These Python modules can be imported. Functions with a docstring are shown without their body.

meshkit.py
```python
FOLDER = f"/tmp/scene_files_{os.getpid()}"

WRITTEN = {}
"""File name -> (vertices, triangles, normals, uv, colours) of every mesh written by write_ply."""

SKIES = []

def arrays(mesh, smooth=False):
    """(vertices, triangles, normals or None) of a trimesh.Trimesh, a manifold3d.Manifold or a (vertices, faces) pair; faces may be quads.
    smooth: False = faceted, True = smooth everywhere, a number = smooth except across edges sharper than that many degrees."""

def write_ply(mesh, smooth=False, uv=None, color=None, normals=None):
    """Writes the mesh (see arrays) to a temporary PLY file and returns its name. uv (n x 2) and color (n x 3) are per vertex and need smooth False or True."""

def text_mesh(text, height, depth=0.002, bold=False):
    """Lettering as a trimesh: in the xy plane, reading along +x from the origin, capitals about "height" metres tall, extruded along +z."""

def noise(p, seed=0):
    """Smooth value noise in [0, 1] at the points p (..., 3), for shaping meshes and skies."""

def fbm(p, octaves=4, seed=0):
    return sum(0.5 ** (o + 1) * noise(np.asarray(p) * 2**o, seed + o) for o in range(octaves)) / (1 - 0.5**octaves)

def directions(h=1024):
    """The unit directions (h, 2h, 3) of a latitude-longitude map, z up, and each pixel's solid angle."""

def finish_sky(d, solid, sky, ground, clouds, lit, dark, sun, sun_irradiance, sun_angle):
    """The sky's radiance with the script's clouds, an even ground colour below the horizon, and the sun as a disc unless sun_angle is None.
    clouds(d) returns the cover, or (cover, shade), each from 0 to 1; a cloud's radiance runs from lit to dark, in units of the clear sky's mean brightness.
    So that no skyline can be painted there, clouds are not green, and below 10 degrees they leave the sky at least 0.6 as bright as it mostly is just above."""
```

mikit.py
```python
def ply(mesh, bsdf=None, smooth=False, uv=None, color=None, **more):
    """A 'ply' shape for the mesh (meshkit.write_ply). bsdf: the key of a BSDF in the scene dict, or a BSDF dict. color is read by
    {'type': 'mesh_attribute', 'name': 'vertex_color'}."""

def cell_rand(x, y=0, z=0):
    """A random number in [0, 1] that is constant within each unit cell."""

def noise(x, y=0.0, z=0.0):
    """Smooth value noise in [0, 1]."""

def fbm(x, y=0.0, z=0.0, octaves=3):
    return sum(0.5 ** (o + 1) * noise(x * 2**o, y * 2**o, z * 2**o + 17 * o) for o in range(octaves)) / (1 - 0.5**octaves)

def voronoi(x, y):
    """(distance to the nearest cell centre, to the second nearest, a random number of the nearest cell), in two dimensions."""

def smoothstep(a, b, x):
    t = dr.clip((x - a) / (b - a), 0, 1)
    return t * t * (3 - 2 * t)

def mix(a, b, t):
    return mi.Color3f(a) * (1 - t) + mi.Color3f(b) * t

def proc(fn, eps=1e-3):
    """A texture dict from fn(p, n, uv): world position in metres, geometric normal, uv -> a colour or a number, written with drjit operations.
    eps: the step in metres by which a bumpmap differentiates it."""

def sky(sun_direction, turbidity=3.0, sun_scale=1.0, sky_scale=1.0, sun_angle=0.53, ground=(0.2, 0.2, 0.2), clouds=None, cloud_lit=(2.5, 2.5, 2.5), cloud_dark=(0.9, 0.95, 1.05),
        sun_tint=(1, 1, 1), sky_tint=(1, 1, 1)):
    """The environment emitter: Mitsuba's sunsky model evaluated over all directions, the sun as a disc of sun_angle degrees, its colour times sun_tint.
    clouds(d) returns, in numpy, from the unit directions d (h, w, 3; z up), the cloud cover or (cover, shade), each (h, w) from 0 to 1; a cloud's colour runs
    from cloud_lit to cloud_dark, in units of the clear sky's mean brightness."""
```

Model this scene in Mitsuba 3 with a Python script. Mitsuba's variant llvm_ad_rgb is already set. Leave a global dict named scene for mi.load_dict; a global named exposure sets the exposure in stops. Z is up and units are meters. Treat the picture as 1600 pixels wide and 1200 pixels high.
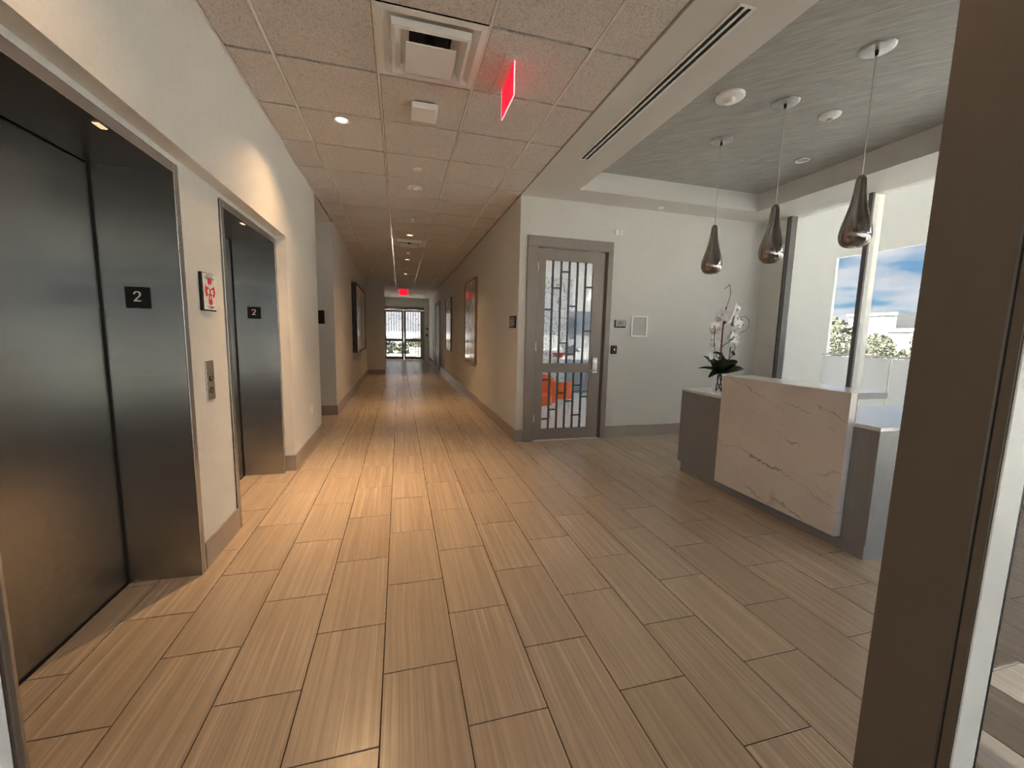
import math, random
import numpy as np
import trimesh
import drjit as dr
import mitsuba as mi
import meshkit, mikit
from mikit import noise, fbm, cell_rand, smoothstep, mix
from shapely.geometry import Polygon, Point, box as sbox
from shapely import union_all, affinity

T = mi.ScalarTransform4f
scene, labels = {}, {}
rng = random.Random(7)
nrng = np.random.default_rng(7)

# ------------------------------------------------------------------ camera, sky, exposure
EYE = np.array([0.0, 0.0, 1.3717])
YAW, PITCH, ROLL, FOCAL = 0.2698, -0.1214, 0.0227, 636.3
_cy, _sy, _cp, _sp = math.cos(YAW), math.sin(YAW), math.cos(PITCH), math.sin(PITCH)
_f = np.array([_sy * _cp, _cy * _cp, _sp]); _r = np.array([_cy, -_sy, 0.0]); _u = np.cross(_r, _f)
_up = -math.sin(ROLL) * _r + math.cos(ROLL) * _u
scene['camera'] = {'type': 'perspective', 'fov': math.degrees(2 * math.atan(800 / FOCAL)), 'fov_axis': 'x', 'near_clip': 0.01, 'far_clip': 2000.0,
                   'to_world': T().look_at(origin=EYE.tolist(), target=(EYE + _f).tolist(), up=_up.tolist())}
exposure = 2.87
K = 2.0 ** -exposure      # lamp brightness is given in display units and divided by the exposure


def clouds(d):
    z = np.maximum(d[..., 2], 0.02)
    p = np.stack([d[..., 0] / (z + 0.12), d[..., 1] / (z + 0.12), 0 * z], -1)
    n = meshkit.fbm(p * 1.7 + 3.1, 5, 3)
    n2 = meshkit.fbm(p * np.array([3.0, 3.0, 1]) + 9.0, 4, 8)
    north = np.clip(d[..., 1] * 1.5 - 0.45, 0, 1)          # the cloud bank thickens along the corridor's axis
    cover = np.clip((0.6 * n + 0.4 * n2 - 0.44 + 0.25 * north) * 5.0, 0, 1) * 0.92
    shade = np.clip((n2 - 0.5) * 2.2, 0, 1) * 0.7
    return cover, shade


scene['sky'] = mikit.sky(sun_direction=(-0.75, 0.02, 0.66), turbidity=2.6, sun_scale=3.6, sky_scale=0.30, ground=(0.38, 0.41, 0.46),
                         clouds=clouds, cloud_lit=(4.6, 4.6, 4.7), cloud_dark=(2.6, 2.7, 2.85), sun_tint=(0.89, 1.0, 1.13), sky_tint=(0.66, 1.0, 1.14))
WARM = np.array([1.0, 0.62, 0.32])
LAMP = 27.0 * K       # downlight intensity
SIGN_RED = 1.5 * K

# ------------------------------------------------------------------ dimensions (metres)
H = 3.03             # tile ceiling and soffits
XL, XR = -1.0, 1.42  # corridor walls
XREC = -1.085        # face of the lift recess
XDOOR = -1.42        # lift doors
YB = 4.918           # back wall of the lobby
XW = 5.085           # inner face of the window wall
YEND = 21.0
ZT = 3.25            # tray ceiling
TILE_W, TILE_L, TILE_X0 = 0.298, 0.5991, -0.0791

# ------------------------------------------------------------------ materials


def rgb(*c):
    return {'type': 'rgb', 'value': list(c)}


def mat(key, bsdf, two=True):
    scene[key] = {'type': 'twosided', 'inner': bsdf} if two else bsdf
    return key


def prin(color, rough=0.5, spec=0.5, **k):
    return {'type': 'principled', 'base_color': color if isinstance(color, dict) else rgb(*color), 'roughness': rough, 'specular': spec, **k}


def wall_tex(a, b):
    def fn(p, n, uv):
        v = fbm(p.x * 60, p.y * 60, p.z * 60, 2)
        w = noise(p.x * 260, p.y * 260, p.z * 9)
        return mix(a, b, 0.55 * v + 0.45 * w)
    return fn


mat('m_wall', prin(mikit.proc(wall_tex((0.565, 0.56, 0.535), (0.625, 0.62, 0.595))), 0.7, 0.25))
mat('m_white', prin((0.82, 0.82, 0.80), 0.5, 0.3))
mat('m_white_paint', prin((0.74, 0.74, 0.72), 0.65, 0.25))


def taupe_fn(p, n, uv):
    g = noise(p.x * 180 + p.y * 180, p.z * 6, 0)
    return mix((0.235, 0.205, 0.18), (0.255, 0.222, 0.195), g)


mat('m_taupe', prin(mikit.proc(taupe_fn), 0.38, 0.5))
mat('m_shaded_jamb', prin((0.098, 0.076, 0.060), 0.4, 0.4))  # shade on the near jamb put into a darker frame paint
mat('m_baseboard', prin((0.28, 0.24, 0.21), 0.16, 0.6))
mat('m_lattice', prin((0.075, 0.068, 0.066), 0.4, 0.4))
mat('m_room_white', prin((0.86, 0.86, 0.86), 0.6, 0.3))
mat('m_dark', prin((0.012, 0.012, 0.012), 0.5, 0.3))
mat('m_grout', prin((0.075, 0.052, 0.038), 0.8, 0.2))


def floor_fn(p, n, uv):
    i = dr.floor((p.x - TILE_X0) / TILE_W)
    par = i - 2 * dr.floor(i / 2)
    off = dr.select(par > 0.5, 1.265, 1.5646)
    j = dr.floor((p.y - off) / TILE_L)
    r = cell_rand(i, j, 5)
    warp = 0.02 * (fbm(p.x * 5 + r * 31, p.y * 1.6, r * 17, 3) - 0.5)
    x = (p.x - TILE_X0) + warp
    s1 = noise(x * 170 + r * 91, p.y * 2.2, r * 7)
    s2 = noise(x * 62 + r * 53, p.y * 1.2, r * 3)
    s3 = noise(x * 420, p.y * 16, 1.0)
    t = 0.42 * s1 + 0.40 * s2 + 0.18 * s3
    line = smoothstep(0.70, 0.9, s1) * smoothstep(0.35, 0.7, s2)
    c = mix((0.340, 0.270, 0.205), (0.455, 0.370, 0.283), smoothstep(0.15, 0.85, t))
    c = mix(c, (0.53, 0.44, 0.345), line * 0.75)
    return c * (0.95 + 0.1 * r)


mat('m_floor', prin(mikit.proc(floor_fn), 0.27, 0.7))


def ctile_fn(p, n, uv):
    f = fbm(p.x * 70, p.y * 70, 2.0, 3)
    g = noise(p.x * 330, p.y * 330, 4.0)
    pit = smoothstep(0.60, 0.72, noise(p.x * 230, p.y * 230, 8.0))
    c = mix((0.52, 0.48, 0.445), (0.66, 0.62, 0.585), 0.5 * f + 0.5 * g)
    return c * (1 - 0.28 * pit)


mat('m_ctile', prin(mikit.proc(ctile_fn), 0.95, 0.1))
mat('m_tee', prin((0.70, 0.67, 0.64), 0.12, 0.9))
mat('m_shaded_tee', prin((0.10, 0.08, 0.065), 0.6, 0.3))  # same metal as the runners; shadow in the grid gaps put into the colour
mat('m_plenum2', prin((0.22, 0.20, 0.18), 0.8, 0.2))
mat('m_plenum', prin((0.06, 0.05, 0.045), 0.9, 0.1))


def tray_fn(p, n, uv):
    a, b = (p.x - p.y) * 0.7071, (p.x + p.y) * 0.7071
    s = 0.5 * noise(a * 7 + 2.0 * noise(a * 2, b * 2, 1.0), b * 90, 2.0) + 0.5 * noise(a * 16, b * 220, 5.0)
    return mix((0.29, 0.29, 0.28), (0.38, 0.38, 0.365), smoothstep(0.2, 0.85, s))


mat('m_tray', prin(mikit.proc(tray_fn), 0.5, 0.5))
mat('m_soffit', prin((0.57, 0.565, 0.545), 0.7, 0.25))


VEINS = [(-2.70, .455, -2.22, .370, .013, .85), (-2.95, .45, -2.70, .462, .006, .5), (-2.24, .375, -1.88, .265, .0045, .55), (-2.10, .31, -1.87, .235, .003, .6), (-2.74, .99, -2.50, .925, .006, .7),
         (-2.50, .92, -2.20, .77, .0035, .5), (-2.30, .655, -2.18, .625, .009, .7), (-2.10, .935, -1.87, .865, .005, .75), (-2.34, .92, -2.08, .855, .006, .6), (-2.28, 1.04, -2.12, .96, .0035, .5),
         (-2.62, .175, -2.42, .140, .016, .5), (-2.36, .175, -2.08, .118, .015, .6), (-2.68, .345, -2.48, .185, .003, .5), (-2.90, .38, -2.62, .27, .004, .4), (-2.06, .80, -1.90, .77, .004, .45),
         (-2.42, .74, -2.33, .66, .004, .45), (-2.66, .84, -2.52, .77, .004, .4)]


def marble_fn(p, n, uv):
    # u runs along the slab to the camera's right, z up; the veins fall to the right
    u = -p.y + 0.035 * (fbm(p.y * 9.0, p.z * 9.0, 13.0, 3) - 0.5)
    z = p.z + 0.075 * (fbm(p.y * 6.0, p.z * 6.0, 3.0, 4) - 0.5) + 0.022 * (noise(p.y * 45.0, p.z * 45.0, 5.0) - 0.5)
    rag = noise(p.y * 60.0, p.z * 60.0, 31.0)
    m = mi.Float(0.0)
    for u0, z0, u1, z1, w, k in VEINS:
        L2 = (u1 - u0) ** 2 + (z1 - z0) ** 2
        t = ((u - u0) * (u1 - u0) + (z - z0) * (z1 - z0)) / L2
        tc = dr.clip(t, 0, 1)
        d = dr.sqrt(dr.square(u - u0 - tc * (u1 - u0)) + dr.square(z - z0 - tc * (z1 - z0)))
        ww = w * (0.25 + 0.75 * dr.sin(tc * math.pi)) * (0.55 + 0.9 * rag)
        m = dr.maximum(m, k * smoothstep(ww, ww * 0.25, d) * (0.55 + 0.45 * rag))
    a, b = 0.35 * u + 0.94 * z, 0.94 * u - 0.35 * z
    f = smoothstep(0.06, 0.005, dr.abs(noise(a * 13.0, b * 3.2, 8.3) - 0.5)) * smoothstep(0.55, 0.72, noise(a * 5.0, b * 4.0, 10.0))
    cloud = fbm(u * 4, z * 4, 9.0, 3)
    c = mix((0.60, 0.56, 0.54), (0.72, 0.685, 0.665), cloud)
    c = mix(c, (0.40, 0.36, 0.335), f * 0.45)
    return mix(c, (0.25, 0.21, 0.19), m)


mat('m_marble', prin(mikit.proc(marble_fn), 0.22, 0.5))


def lam_fn(p, n, uv):
    g = noise(p.x * 300 + p.y * 300, p.z * 9, 0.0)
    return mix((0.205, 0.21, 0.22), (0.235, 0.24, 0.25), g)


mat('m_laminate', prin(mikit.proc(lam_fn), 0.35, 0.5))
mat('m_counter', prin((0.66, 0.67, 0.68), 0.10, 0.6))


def steel(key, refl, au, av):
    mat(key, {'type': 'roughconductor', 'material': 'none', 'specular_reflectance': rgb(*refl), 'distribution': 'ggx', 'alpha_u': au, 'alpha_v': av})


steel('m_lift', (0.35, 0.35, 0.34), 0.22, 0.03)
steel('m_liftframe', (0.55, 0.54, 0.53), 0.22, 0.10)
steel('m_steel', (0.62, 0.62, 0.61), 0.22, 0.22)
steel('m_chrome', (0.68, 0.67, 0.66), 0.06, 0.06)
steel('m_smoke_chrome', (0.33, 0.30, 0.285), 0.015, 0.015)
mat('m_header_reflection', prin((0.03, 0.026, 0.024), 0.3, 0.4))  # dark mirror reflection under the steel head put into the colour
mat('m_glass', {'type': 'thindielectric', 'int_ior': 1.5}, two=False)
mat('m_vase_glass', {'type': 'dielectric', 'int_ior': 1.5}, two=False)
mat('m_black_plate', prin((0.008, 0.008, 0.009), 0.35, 0.3))
mat('m_black_frame', prin((0.02, 0.017, 0.015), 0.4, 0.4))
mat('m_digit', prin((0.62, 0.60, 0.57), 0.4, 0.5))
mat('m_red', prin((0.55, 0.045, 0.06), 0.5, 0.4))
mat('m_sign_text', prin((0.05, 0.05, 0.05), 0.6, 0.3))
mat('m_sign_gray', prin((0.46, 0.44, 0.43), 0.5, 0.4))
mat('m_alu', prin((0.14, 0.135, 0.135), 0.4, 0.5))
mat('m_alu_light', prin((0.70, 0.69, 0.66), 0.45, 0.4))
mat('m_facade', prin((0.90, 0.905, 0.875), 0.8, 0.2))
mat('m_brass_frame', prin((0.30, 0.19, 0.10), 0.4, 0.5))
mat('m_orange', prin((0.88, 0.17, 0.03), 0.5, 0.4))
mat('m_leaf', prin((0.012, 0.022, 0.008), 0.4, 0.4))
mat('m_stem', prin((0.16, 0.055, 0.035), 0.6, 0.3))
mat('m_tendril', prin((0.10, 0.11, 0.07), 0.6, 0.3))
scene['m_petal'] = {'type': 'twosided', 'inner': prin((0.70, 0.69, 0.675), 0.6, 0.2)}
mat('m_lip', prin((0.50, 0.36, 0.30), 0.6, 0.3))
mat('m_root', prin((0.07, 0.055, 0.035), 0.8, 0.2))
mat('m_acrylic', {'type': 'blendbsdf', 'weight': 0.45, 'a': {'type': 'thindielectric', 'int_ior': 1.49}, 'b': {'type': 'twosided', 'inner': prin((0.85, 0.06, 0.10), 0.4, 0.5)}}, two=False)

# ------------------------------------------------------------------ mesh helpers


def bx(x0, x1, y0, y1, z0, z1):
    return trimesh.creation.box(bounds=[[min(x0, x1), min(y0, y1), min(z0, z1)], [max(x0, x1), max(y0, y1), max(z0, z1)]])


def cbx(x0, x1, y0, y1, z0, z1, c=0.003):
    """A box with all edges chamfered."""
    lo, hi = np.array([x0, y0, z0], float), np.array([x1, y1, z1], float)
    c = min(c, 0.45 * float((hi - lo).min()))
    pts = []
    for s in np.ndindex(2, 2, 2):
        corner = np.where(np.array(s) == 1, hi, lo)
        sign = np.where(np.array(s) == 1, -1, 1)
        for ax in range(3):
            off = sign * c
            off[ax] = 0
            pts.append(corner + off)
    return trimesh.convex.convex_hull(np.array(pts))


def cat(*ms):
    return trimesh.util.concatenate(list(ms))


def slab(lx, ly, lz, c, down=False):
    """A tile with its top (or bottom) edges chamfered: x, y from 0, its face at z = 0."""
    s = 1 if down else -1
    b = np.array([[0, 0], [lx, 0], [lx, ly], [0, ly]], float)
    ins = np.array([[1, 1], [-1, 1], [-1, -1], [1, -1]]) * c
    v = np.vstack([np.c_[b, np.full(4, s * lz)], np.c_[b, np.full(4, s * c)], np.c_[b + ins, np.zeros(4)]])
    return trimesh.convex.convex_hull(v)


def lathe(profile, n=32):
    """profile: (radius, z) from bottom to top."""
    p = np.array(profile, float)
    return trimesh.creation.revolve(p, sections=n)


def cyl(r, p0, p1, n=20):
    return trimesh.creation.cylinder(radius=r, segment=[p0, p1], sections=n)


def tube(points, radii, n=8):
    pts = np.array(points, float)
    radii = np.broadcast_to(radii, len(pts))
    d = np.gradient(pts, axis=0)
    d /= np.linalg.norm(d, axis=1, keepdims=True)
    ref = np.array([0.3, 0.9, 0.1]) if abs(d[0][2]) > 0.8 else np.array([0, 0, 1.0])
    vs, fs = [], []
    for k in range(len(pts)):
        a = np.cross(d[k], ref); a /= np.linalg.norm(a)
        b = np.cross(d[k], a)
        for q in range(n):
            t = 2 * math.pi * q / n
            vs.append(pts[k] + radii[k] * (math.cos(t) * a + math.sin(t) * b))
    for k in range(len(pts) - 1):
        for q in range(n):
            i, j = k * n + q, k * n + (q + 1) % n
            fs += [[i, i + n, j], [j, i + n, j + n]]
    vs += [pts[0], pts[-1]]
    m = len(vs)
    for q in range(n):
        fs += [[m - 2, q, (q + 1) % n], [m - 1, (len(pts) - 1) * n + (q + 1) % n, (len(pts) - 1) * n + q]]
    t = trimesh.Trimesh(vs, fs, process=False)
    t.fix_normals()
    return t


def spline(pts, n=24):
    from scipy.interpolate import CubicSpline
    pts = np.array(pts, float)
    t = np.linspace(0, 1, len(pts))
    return CubicSpline(t, pts)(np.linspace(0, 1, n))


def rounded_rect(w, h, r):
    return sbox(-w / 2 + r, -h / 2 + r, w / 2 - r, h / 2 - r).buffer(r, quad_segs=4)


def extrude(poly, depth):
    geoms = getattr(poly, 'geoms', [poly])
    return cat(*[trimesh.creation.extrude_polygon(g, depth, engine='earcut') for g in geoms])


def place(mesh, origin, right, up):
    """Mesh drawn in the xy plane (x right, y up, z towards the viewer) put at origin."""
    r, u = np.array(right, float), np.array(up, float)
    M = np.eye(4); M[:3, 0], M[:3, 1], M[:3, 2], M[:3, 3] = r, u, np.cross(r, u), origin
    m = mesh.copy(); m.apply_transform(M)
    return m


FACE_PX = ([0, 1, 0], [0, 0, 1])     # faces +x
FACE_MX = ([0, -1, 0], [0, 0, 1])    # faces -x
FACE_MY = ([1, 0, 0], [0, 0, 1])     # faces -y (towards the camera)


def num(name, k):
    return name if k == 0 else f'{name}_{k:03d}'


def put(key, mesh, m, smooth=False, **kw):
    assert key not in scene, key
    scene[key] = mikit.ply(mesh, m, smooth=smooth, **kw)
    return key


def tag(key, label, cat_=None, group=None, kind=None):
    d = {'label': label}
    if cat_: d['category'] = cat_
    if group: d['group'] = group
    if kind: d['kind'] = kind
    labels[key] = d


def struct(key, mesh, m, label, **kw):
    put(key, mesh, m, **kw)
    tag(key, label, kind='structure')


def quad_uv(mesh, axis_u, axis_v):
    """Faceted copy of the mesh with uv along two world axes, for the brushed metals."""
    m = trimesh.Trimesh(mesh.vertices[mesh.faces.reshape(-1)], np.arange(len(mesh.faces) * 3).reshape(-1, 3), process=False)
    uv = np.stack([m.vertices @ np.array(axis_u, float), m.vertices @ np.array(axis_v, float)], 1)
    return m, uv


def put_uv(key, mesh, m, au, av):
    me, uv = quad_uv(mesh, au, av)
    scene[key] = mikit.ply(me, m, smooth=False, uv=uv)


# ------------------------------------------------------------------ floor
struct('floor', bx(-2.4, XW + 0.2, -2.7, YEND + 0.3, -0.25, -0.0025), 'm_grout', 'beige striped porcelain plank tile floor in running bond')
GAP = 0.0045
solid_zones = [(-9, XREC, 2.55, 3.05), (-9, XDOOR, -9, 4.3), (-9, XL, 4.285, 5.72), (-9, XL, 7.08, 13.64), (-9, -0.47, 13.64, 14.3), (-9, -0.72, 14.3, 30)]
pieces, stuff = [], []
cols = range(-5, 18)
for k in cols:
    x0, x1 = TILE_X0 + k * TILE_W + GAP / 2, TILE_X0 + (k + 1) * TILE_W - GAP / 2
    off = 1.5646 if k % 2 == 0 else 1.265
    for j in range(-3, 36):
        y0, y1 = off + j * TILE_L + GAP / 2, off + (j + 1) * TILE_L - GAP / 2
        if y1 < 0.3 or y0 > YEND + 0.02:
            continue
        xa, xb, ya, yb = x0, x1, y0, y1
        xm, ym = (x0 + x1) / 2, (y0 + y1) / 2
        if xm > XR + 0.1:                       # lobby only
            if y0 > YB - 0.02: continue
            yb = min(yb, YB - 0.001); xb = min(xb, XW - 0.003)
            if xb - xa < 0.02: continue
        elif xb > XR and y0 > YB:
            xb = XR - 0.001
        yb = min(yb, YEND - 0.002)
        if xa < XDOOR + 0.002: xa = XDOOR + 0.002
        if xb - xa < 0.03 or yb - ya < 0.03: continue
        if any(xb <= z[1] and z[2] <= ya and yb <= z[3] for z in solid_zones): continue
        if xb < XL - 0.01 and ya > 7.0: continue
        if xb < -0.75 and ya > 14.3: continue
        if xm > 2.85 and 1.8 < ya and yb < 3.5 and xm < 3.35: continue      # under the desk
        pieces.append((ym, xa, xb, ya, yb))
pieces.sort()
cache = {}
n_tile = 0
for ym, xa, xb, ya, yb in pieces:
    if n_tile < 296:
        key = (round(xb - xa, 4), round(yb - ya, 4))
        if key not in cache:
            cache[key] = mikit.ply(slab(xb - xa, yb - ya, 0.006, 0.0012), 'm_floor')
        scene[num('floor__tile', n_tile)] = {**cache[key], 'to_world': T().translate([xa, ya, nrng.uniform(-0.0002, 0.0002)])}
        n_tile += 1
    else:
        m = slab(xb - xa, yb - ya, 0.006, 0.0012); m.apply_translation([xa, ya, 0])
        stuff.append(m)
if stuff:
    put('floor__far_tiles', cat(*stuff), 'm_floor')
    labels['floor__far_tiles'] = {'label': 'plank tiles at the far end of the corridor', 'kind': 'stuff'}

# ------------------------------------------------------------------ walls
struct('wall_left', cat(bx(-1.6, XREC, 4.245, 4.285, 0, 2.215), bx(-1.6, XL, 4.285, 5.72, 0, 2.215),
    bx(-2.4, -1.6, 5.60, 5.72, 0, H), bx(-2.4, -2.2, 5.72, 7.08, 0, H), bx(-2.4, XL, 7.08, 13.64, 0, H),
    bx(-2.4, -0.47, 13.64, 14.3, 0, H), bx(-2.4, -0.72, 14.3, YEND, 0, H)), 'm_wall', 'pale greige corridor wall on the left beyond the elevators')
struct('wall_left_header', cat(bx(-1.6, XL, 0.44, 5.72, 2.215, H), bx(-1.6, XREC, 1.35, 2.55, 2.18, 2.215), bx(-1.6, XREC, 3.05, 4.245, 2.18, 2.215)), 'm_wall', 'pale wall above the elevators with the overhanging edge of the lift recess')
struct('wall_left_pier', bx(-1.6, XREC, 2.55, 3.05, 0, 2.215), 'm_wall', 'pale wall pier between the two elevators')
struct('wall_left_near', cat(bx(-1.6, XL, 0.44, 1.2, 0, 2.215), bx(-1.6, XREC, 1.2, 1.35, 0, 2.215)), 'm_wall', 'wall return on the near side of the first elevator')
struct('wall_left_shaft', bx(-1.6, -1.5, 1.35, 4.245, 0, 2.18), 'm_wall', 'shaft wall hidden behind the elevator doors')
struct('wall_right', bx(XR, XR + 0.14, YB + 0.12, YEND, 0, H), 'm_wall', 'long beige corridor wall on the right, leading to the far doors')
struct('wall_back', cat(bx(XR, 1.60, YB, YB + 0.12, 0, H), bx(2.62, XW + 0.2, YB, YB + 0.12, 0, H), bx(1.60, 2.62, YB, YB + 0.12, 2.52, H)),
       'm_wall', 'pale grey lobby wall around the lattice door')
struct('wall_end', cat(bx(-0.72, -0.70, YEND, YEND + 0.14, 0, H), bx(1.19, XR + 0.14, YEND, YEND + 0.14, 0, H), bx(-0.70, 1.19, YEND, YEND + 0.14, 2.60, H)),
       'm_wall', 'grey wall at the far end of the corridor around the double doors')
struct('wall_window', bx(XW, XW + 0.2, 4.57, YB, 0, H), 'm_wall', 'narrow shaded wall pier between the lobby back wall and the window')

# the vestibule where the camera stands
struct('wall_near', cat(bx(-1.6, -1.0, 0.34, 0.44, 0, H), bx(-1.0, 0.80, 0.34, 0.44, 2.55, H), bx(0.80, XW, 0.34, 0.44, 2.55, H)), 'm_wall', 'partition wall beside the near doorway')
struct('wall_vestibule', cat(bx(-1.70, -1.6, -2.7, 0.44, 0, H), bx(-1.6, 1.75, -2.7, -2.6, 0, 0.3), bx(-1.6, 1.75, -2.7, -2.6, 2.6, H), bx(1.65, 1.75, -2.7, -2.6, 0.3, 2.6)), 'm_wall', 'vestibule walls behind the camera')
put('open_door_leaf', cbx(-0.388, -0.345, -0.45, 0.436, 0.008, 2.44, 0.002), 'm_white')
tag('open_door_leaf', 'white open door leaf at the very bottom left edge', 'door')
struct('ceiling_vestibule', bx(-1.70, 1.85, -2.7, 0.44, H, H + 0.1), 'm_plenum2', 'dark vestibule ceiling')

# baseboards
BH, BT = 0.15, 0.012


def base_run(pts):
    return cat(*[bx(*p, 0.0, BH) for p in pts] + [bx(p[0], p[1], p[2], p[3], BH, BH + 0.004) for p in pts])


struct('baseboard_left', base_run([(XREC, XREC + BT, 2.56, 3.045), (XREC, XL + BT, 4.272, 4.285), (XL, XL + BT, 4.285, 5.72), (XL - 0.2, XL, 5.72, 5.732),
                                   (-2.19, XL, 7.068, 7.08), (XL, XL + BT, 7.068, 13.628), (XL, -0.47, 13.628, 13.64), (-0.47, -0.458, 13.628, 14.3), (-0.72, -0.708, 14.3, YEND)]),
       'm_baseboard', 'taupe baseboard along the left corridor wall and lift pier')
struct('baseboard_right', base_run([(XR - BT, XR, YB - BT, 15.0), (XR - BT, XR, 17.2, YEND)]), 'm_baseboard', 'taupe baseboard along the right corridor wall')
struct('baseboard_back', base_run([(XR, 1.515, YB - BT, YB), (2.675, XW, YB - BT, YB)]), 'm_baseboard', 'taupe baseboard along the lobby back wall')

# ------------------------------------------------------------------ corridor ceiling: grid and lay-in tiles
struct('ceiling', cat(bx(-2.4, XR, 0.44, YEND, H + 0.064, H + 0.08)), 'm_plenum', 'suspended tile ceiling over the corridor')
CX = [-2.2, -1.3342, -0.7246, -0.1150, 0.4946, 1.1042, XR]
CX = [XL, -0.7246, -0.1150, 0.4946, 1.1042, XR]
CY0, CL = 2.9975, 0.6068
rows = [CY0 + CL * k for k in range(-5, 30)]
G2 = 0.011
cache = {}
n = 0
DIFF_CELLS = {(2, 4), (2, 13)}
rows_c = [r for r in rows if r < YEND]
ys = [0.45] + [r for r in rows_c if r > 0.5] + [YEND]
for c in range(5):
    for k in range(len(ys) - 1):
        xa, xb = CX[c] + (G2 if c else 0.018), CX[c + 1] - (G2 if c < 4 else 0.018)
        ya, yb = ys[k] + G2, ys[k + 1] - G2
        if yb - ya < 0.05: continue
        row = int(round((ys[k + 1] - CY0) / CL))
        if c == 2 and row in (0, 9): continue          # the two air diffusers
        key = (round(xb - xa, 4), round(yb - ya, 4))
        if key not in cache:
            cache[key] = mikit.ply(slab(xb - xa, yb - ya, 0.0165, 0.001, down=True), 'm_ctile')
        scene[num('ceiling__tile', n)] = {**cache[key], 'to_world': T().translate([xa, ya, H + nrng.uniform(-0.0005, 0.0005)])}
        n += 1
n = 0
for x in CX[1:-1]:
    put(num('ceiling__main_runner', n), cat(bx(x - 0.0082, x + 0.0082, 0.45, YEND, H - 0.002, H + 0.006), bx(x - 0.001, x + 0.001, 0.45, YEND, H + 0.006, H + 0.032)), 'm_tee'); n += 1
n = 0
for k in range(1, len(ys) - 1):
    put(num('ceiling__cross_tee', n), cat(bx(XL, XR, ys[k] - 0.012, ys[k] + 0.012, H + 0.0165, H + 0.019), bx(XL, XR, ys[k] - 0.001, ys[k] + 0.001, H + 0.019, H + 0.03)), 'm_shaded_tee'); n += 1
struct('trim_1', cat(bx(XL, XL + 0.014, 0.44, 5.72, H - 0.002, H + 0.008), bx(XL, XL + 0.014, 7.08, 13.64, H - 0.002, H + 0.008)), 'm_tee', 'thin metal wall angle where tiles meet the left wall')
struct('trim_2', cat(bx(XR - 0.016, XR, 0.44, YEND, H - 0.002, H + 0.008)), 'm_taupe', 'thin brown edge trim between tile ceiling and lobby soffit')
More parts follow.
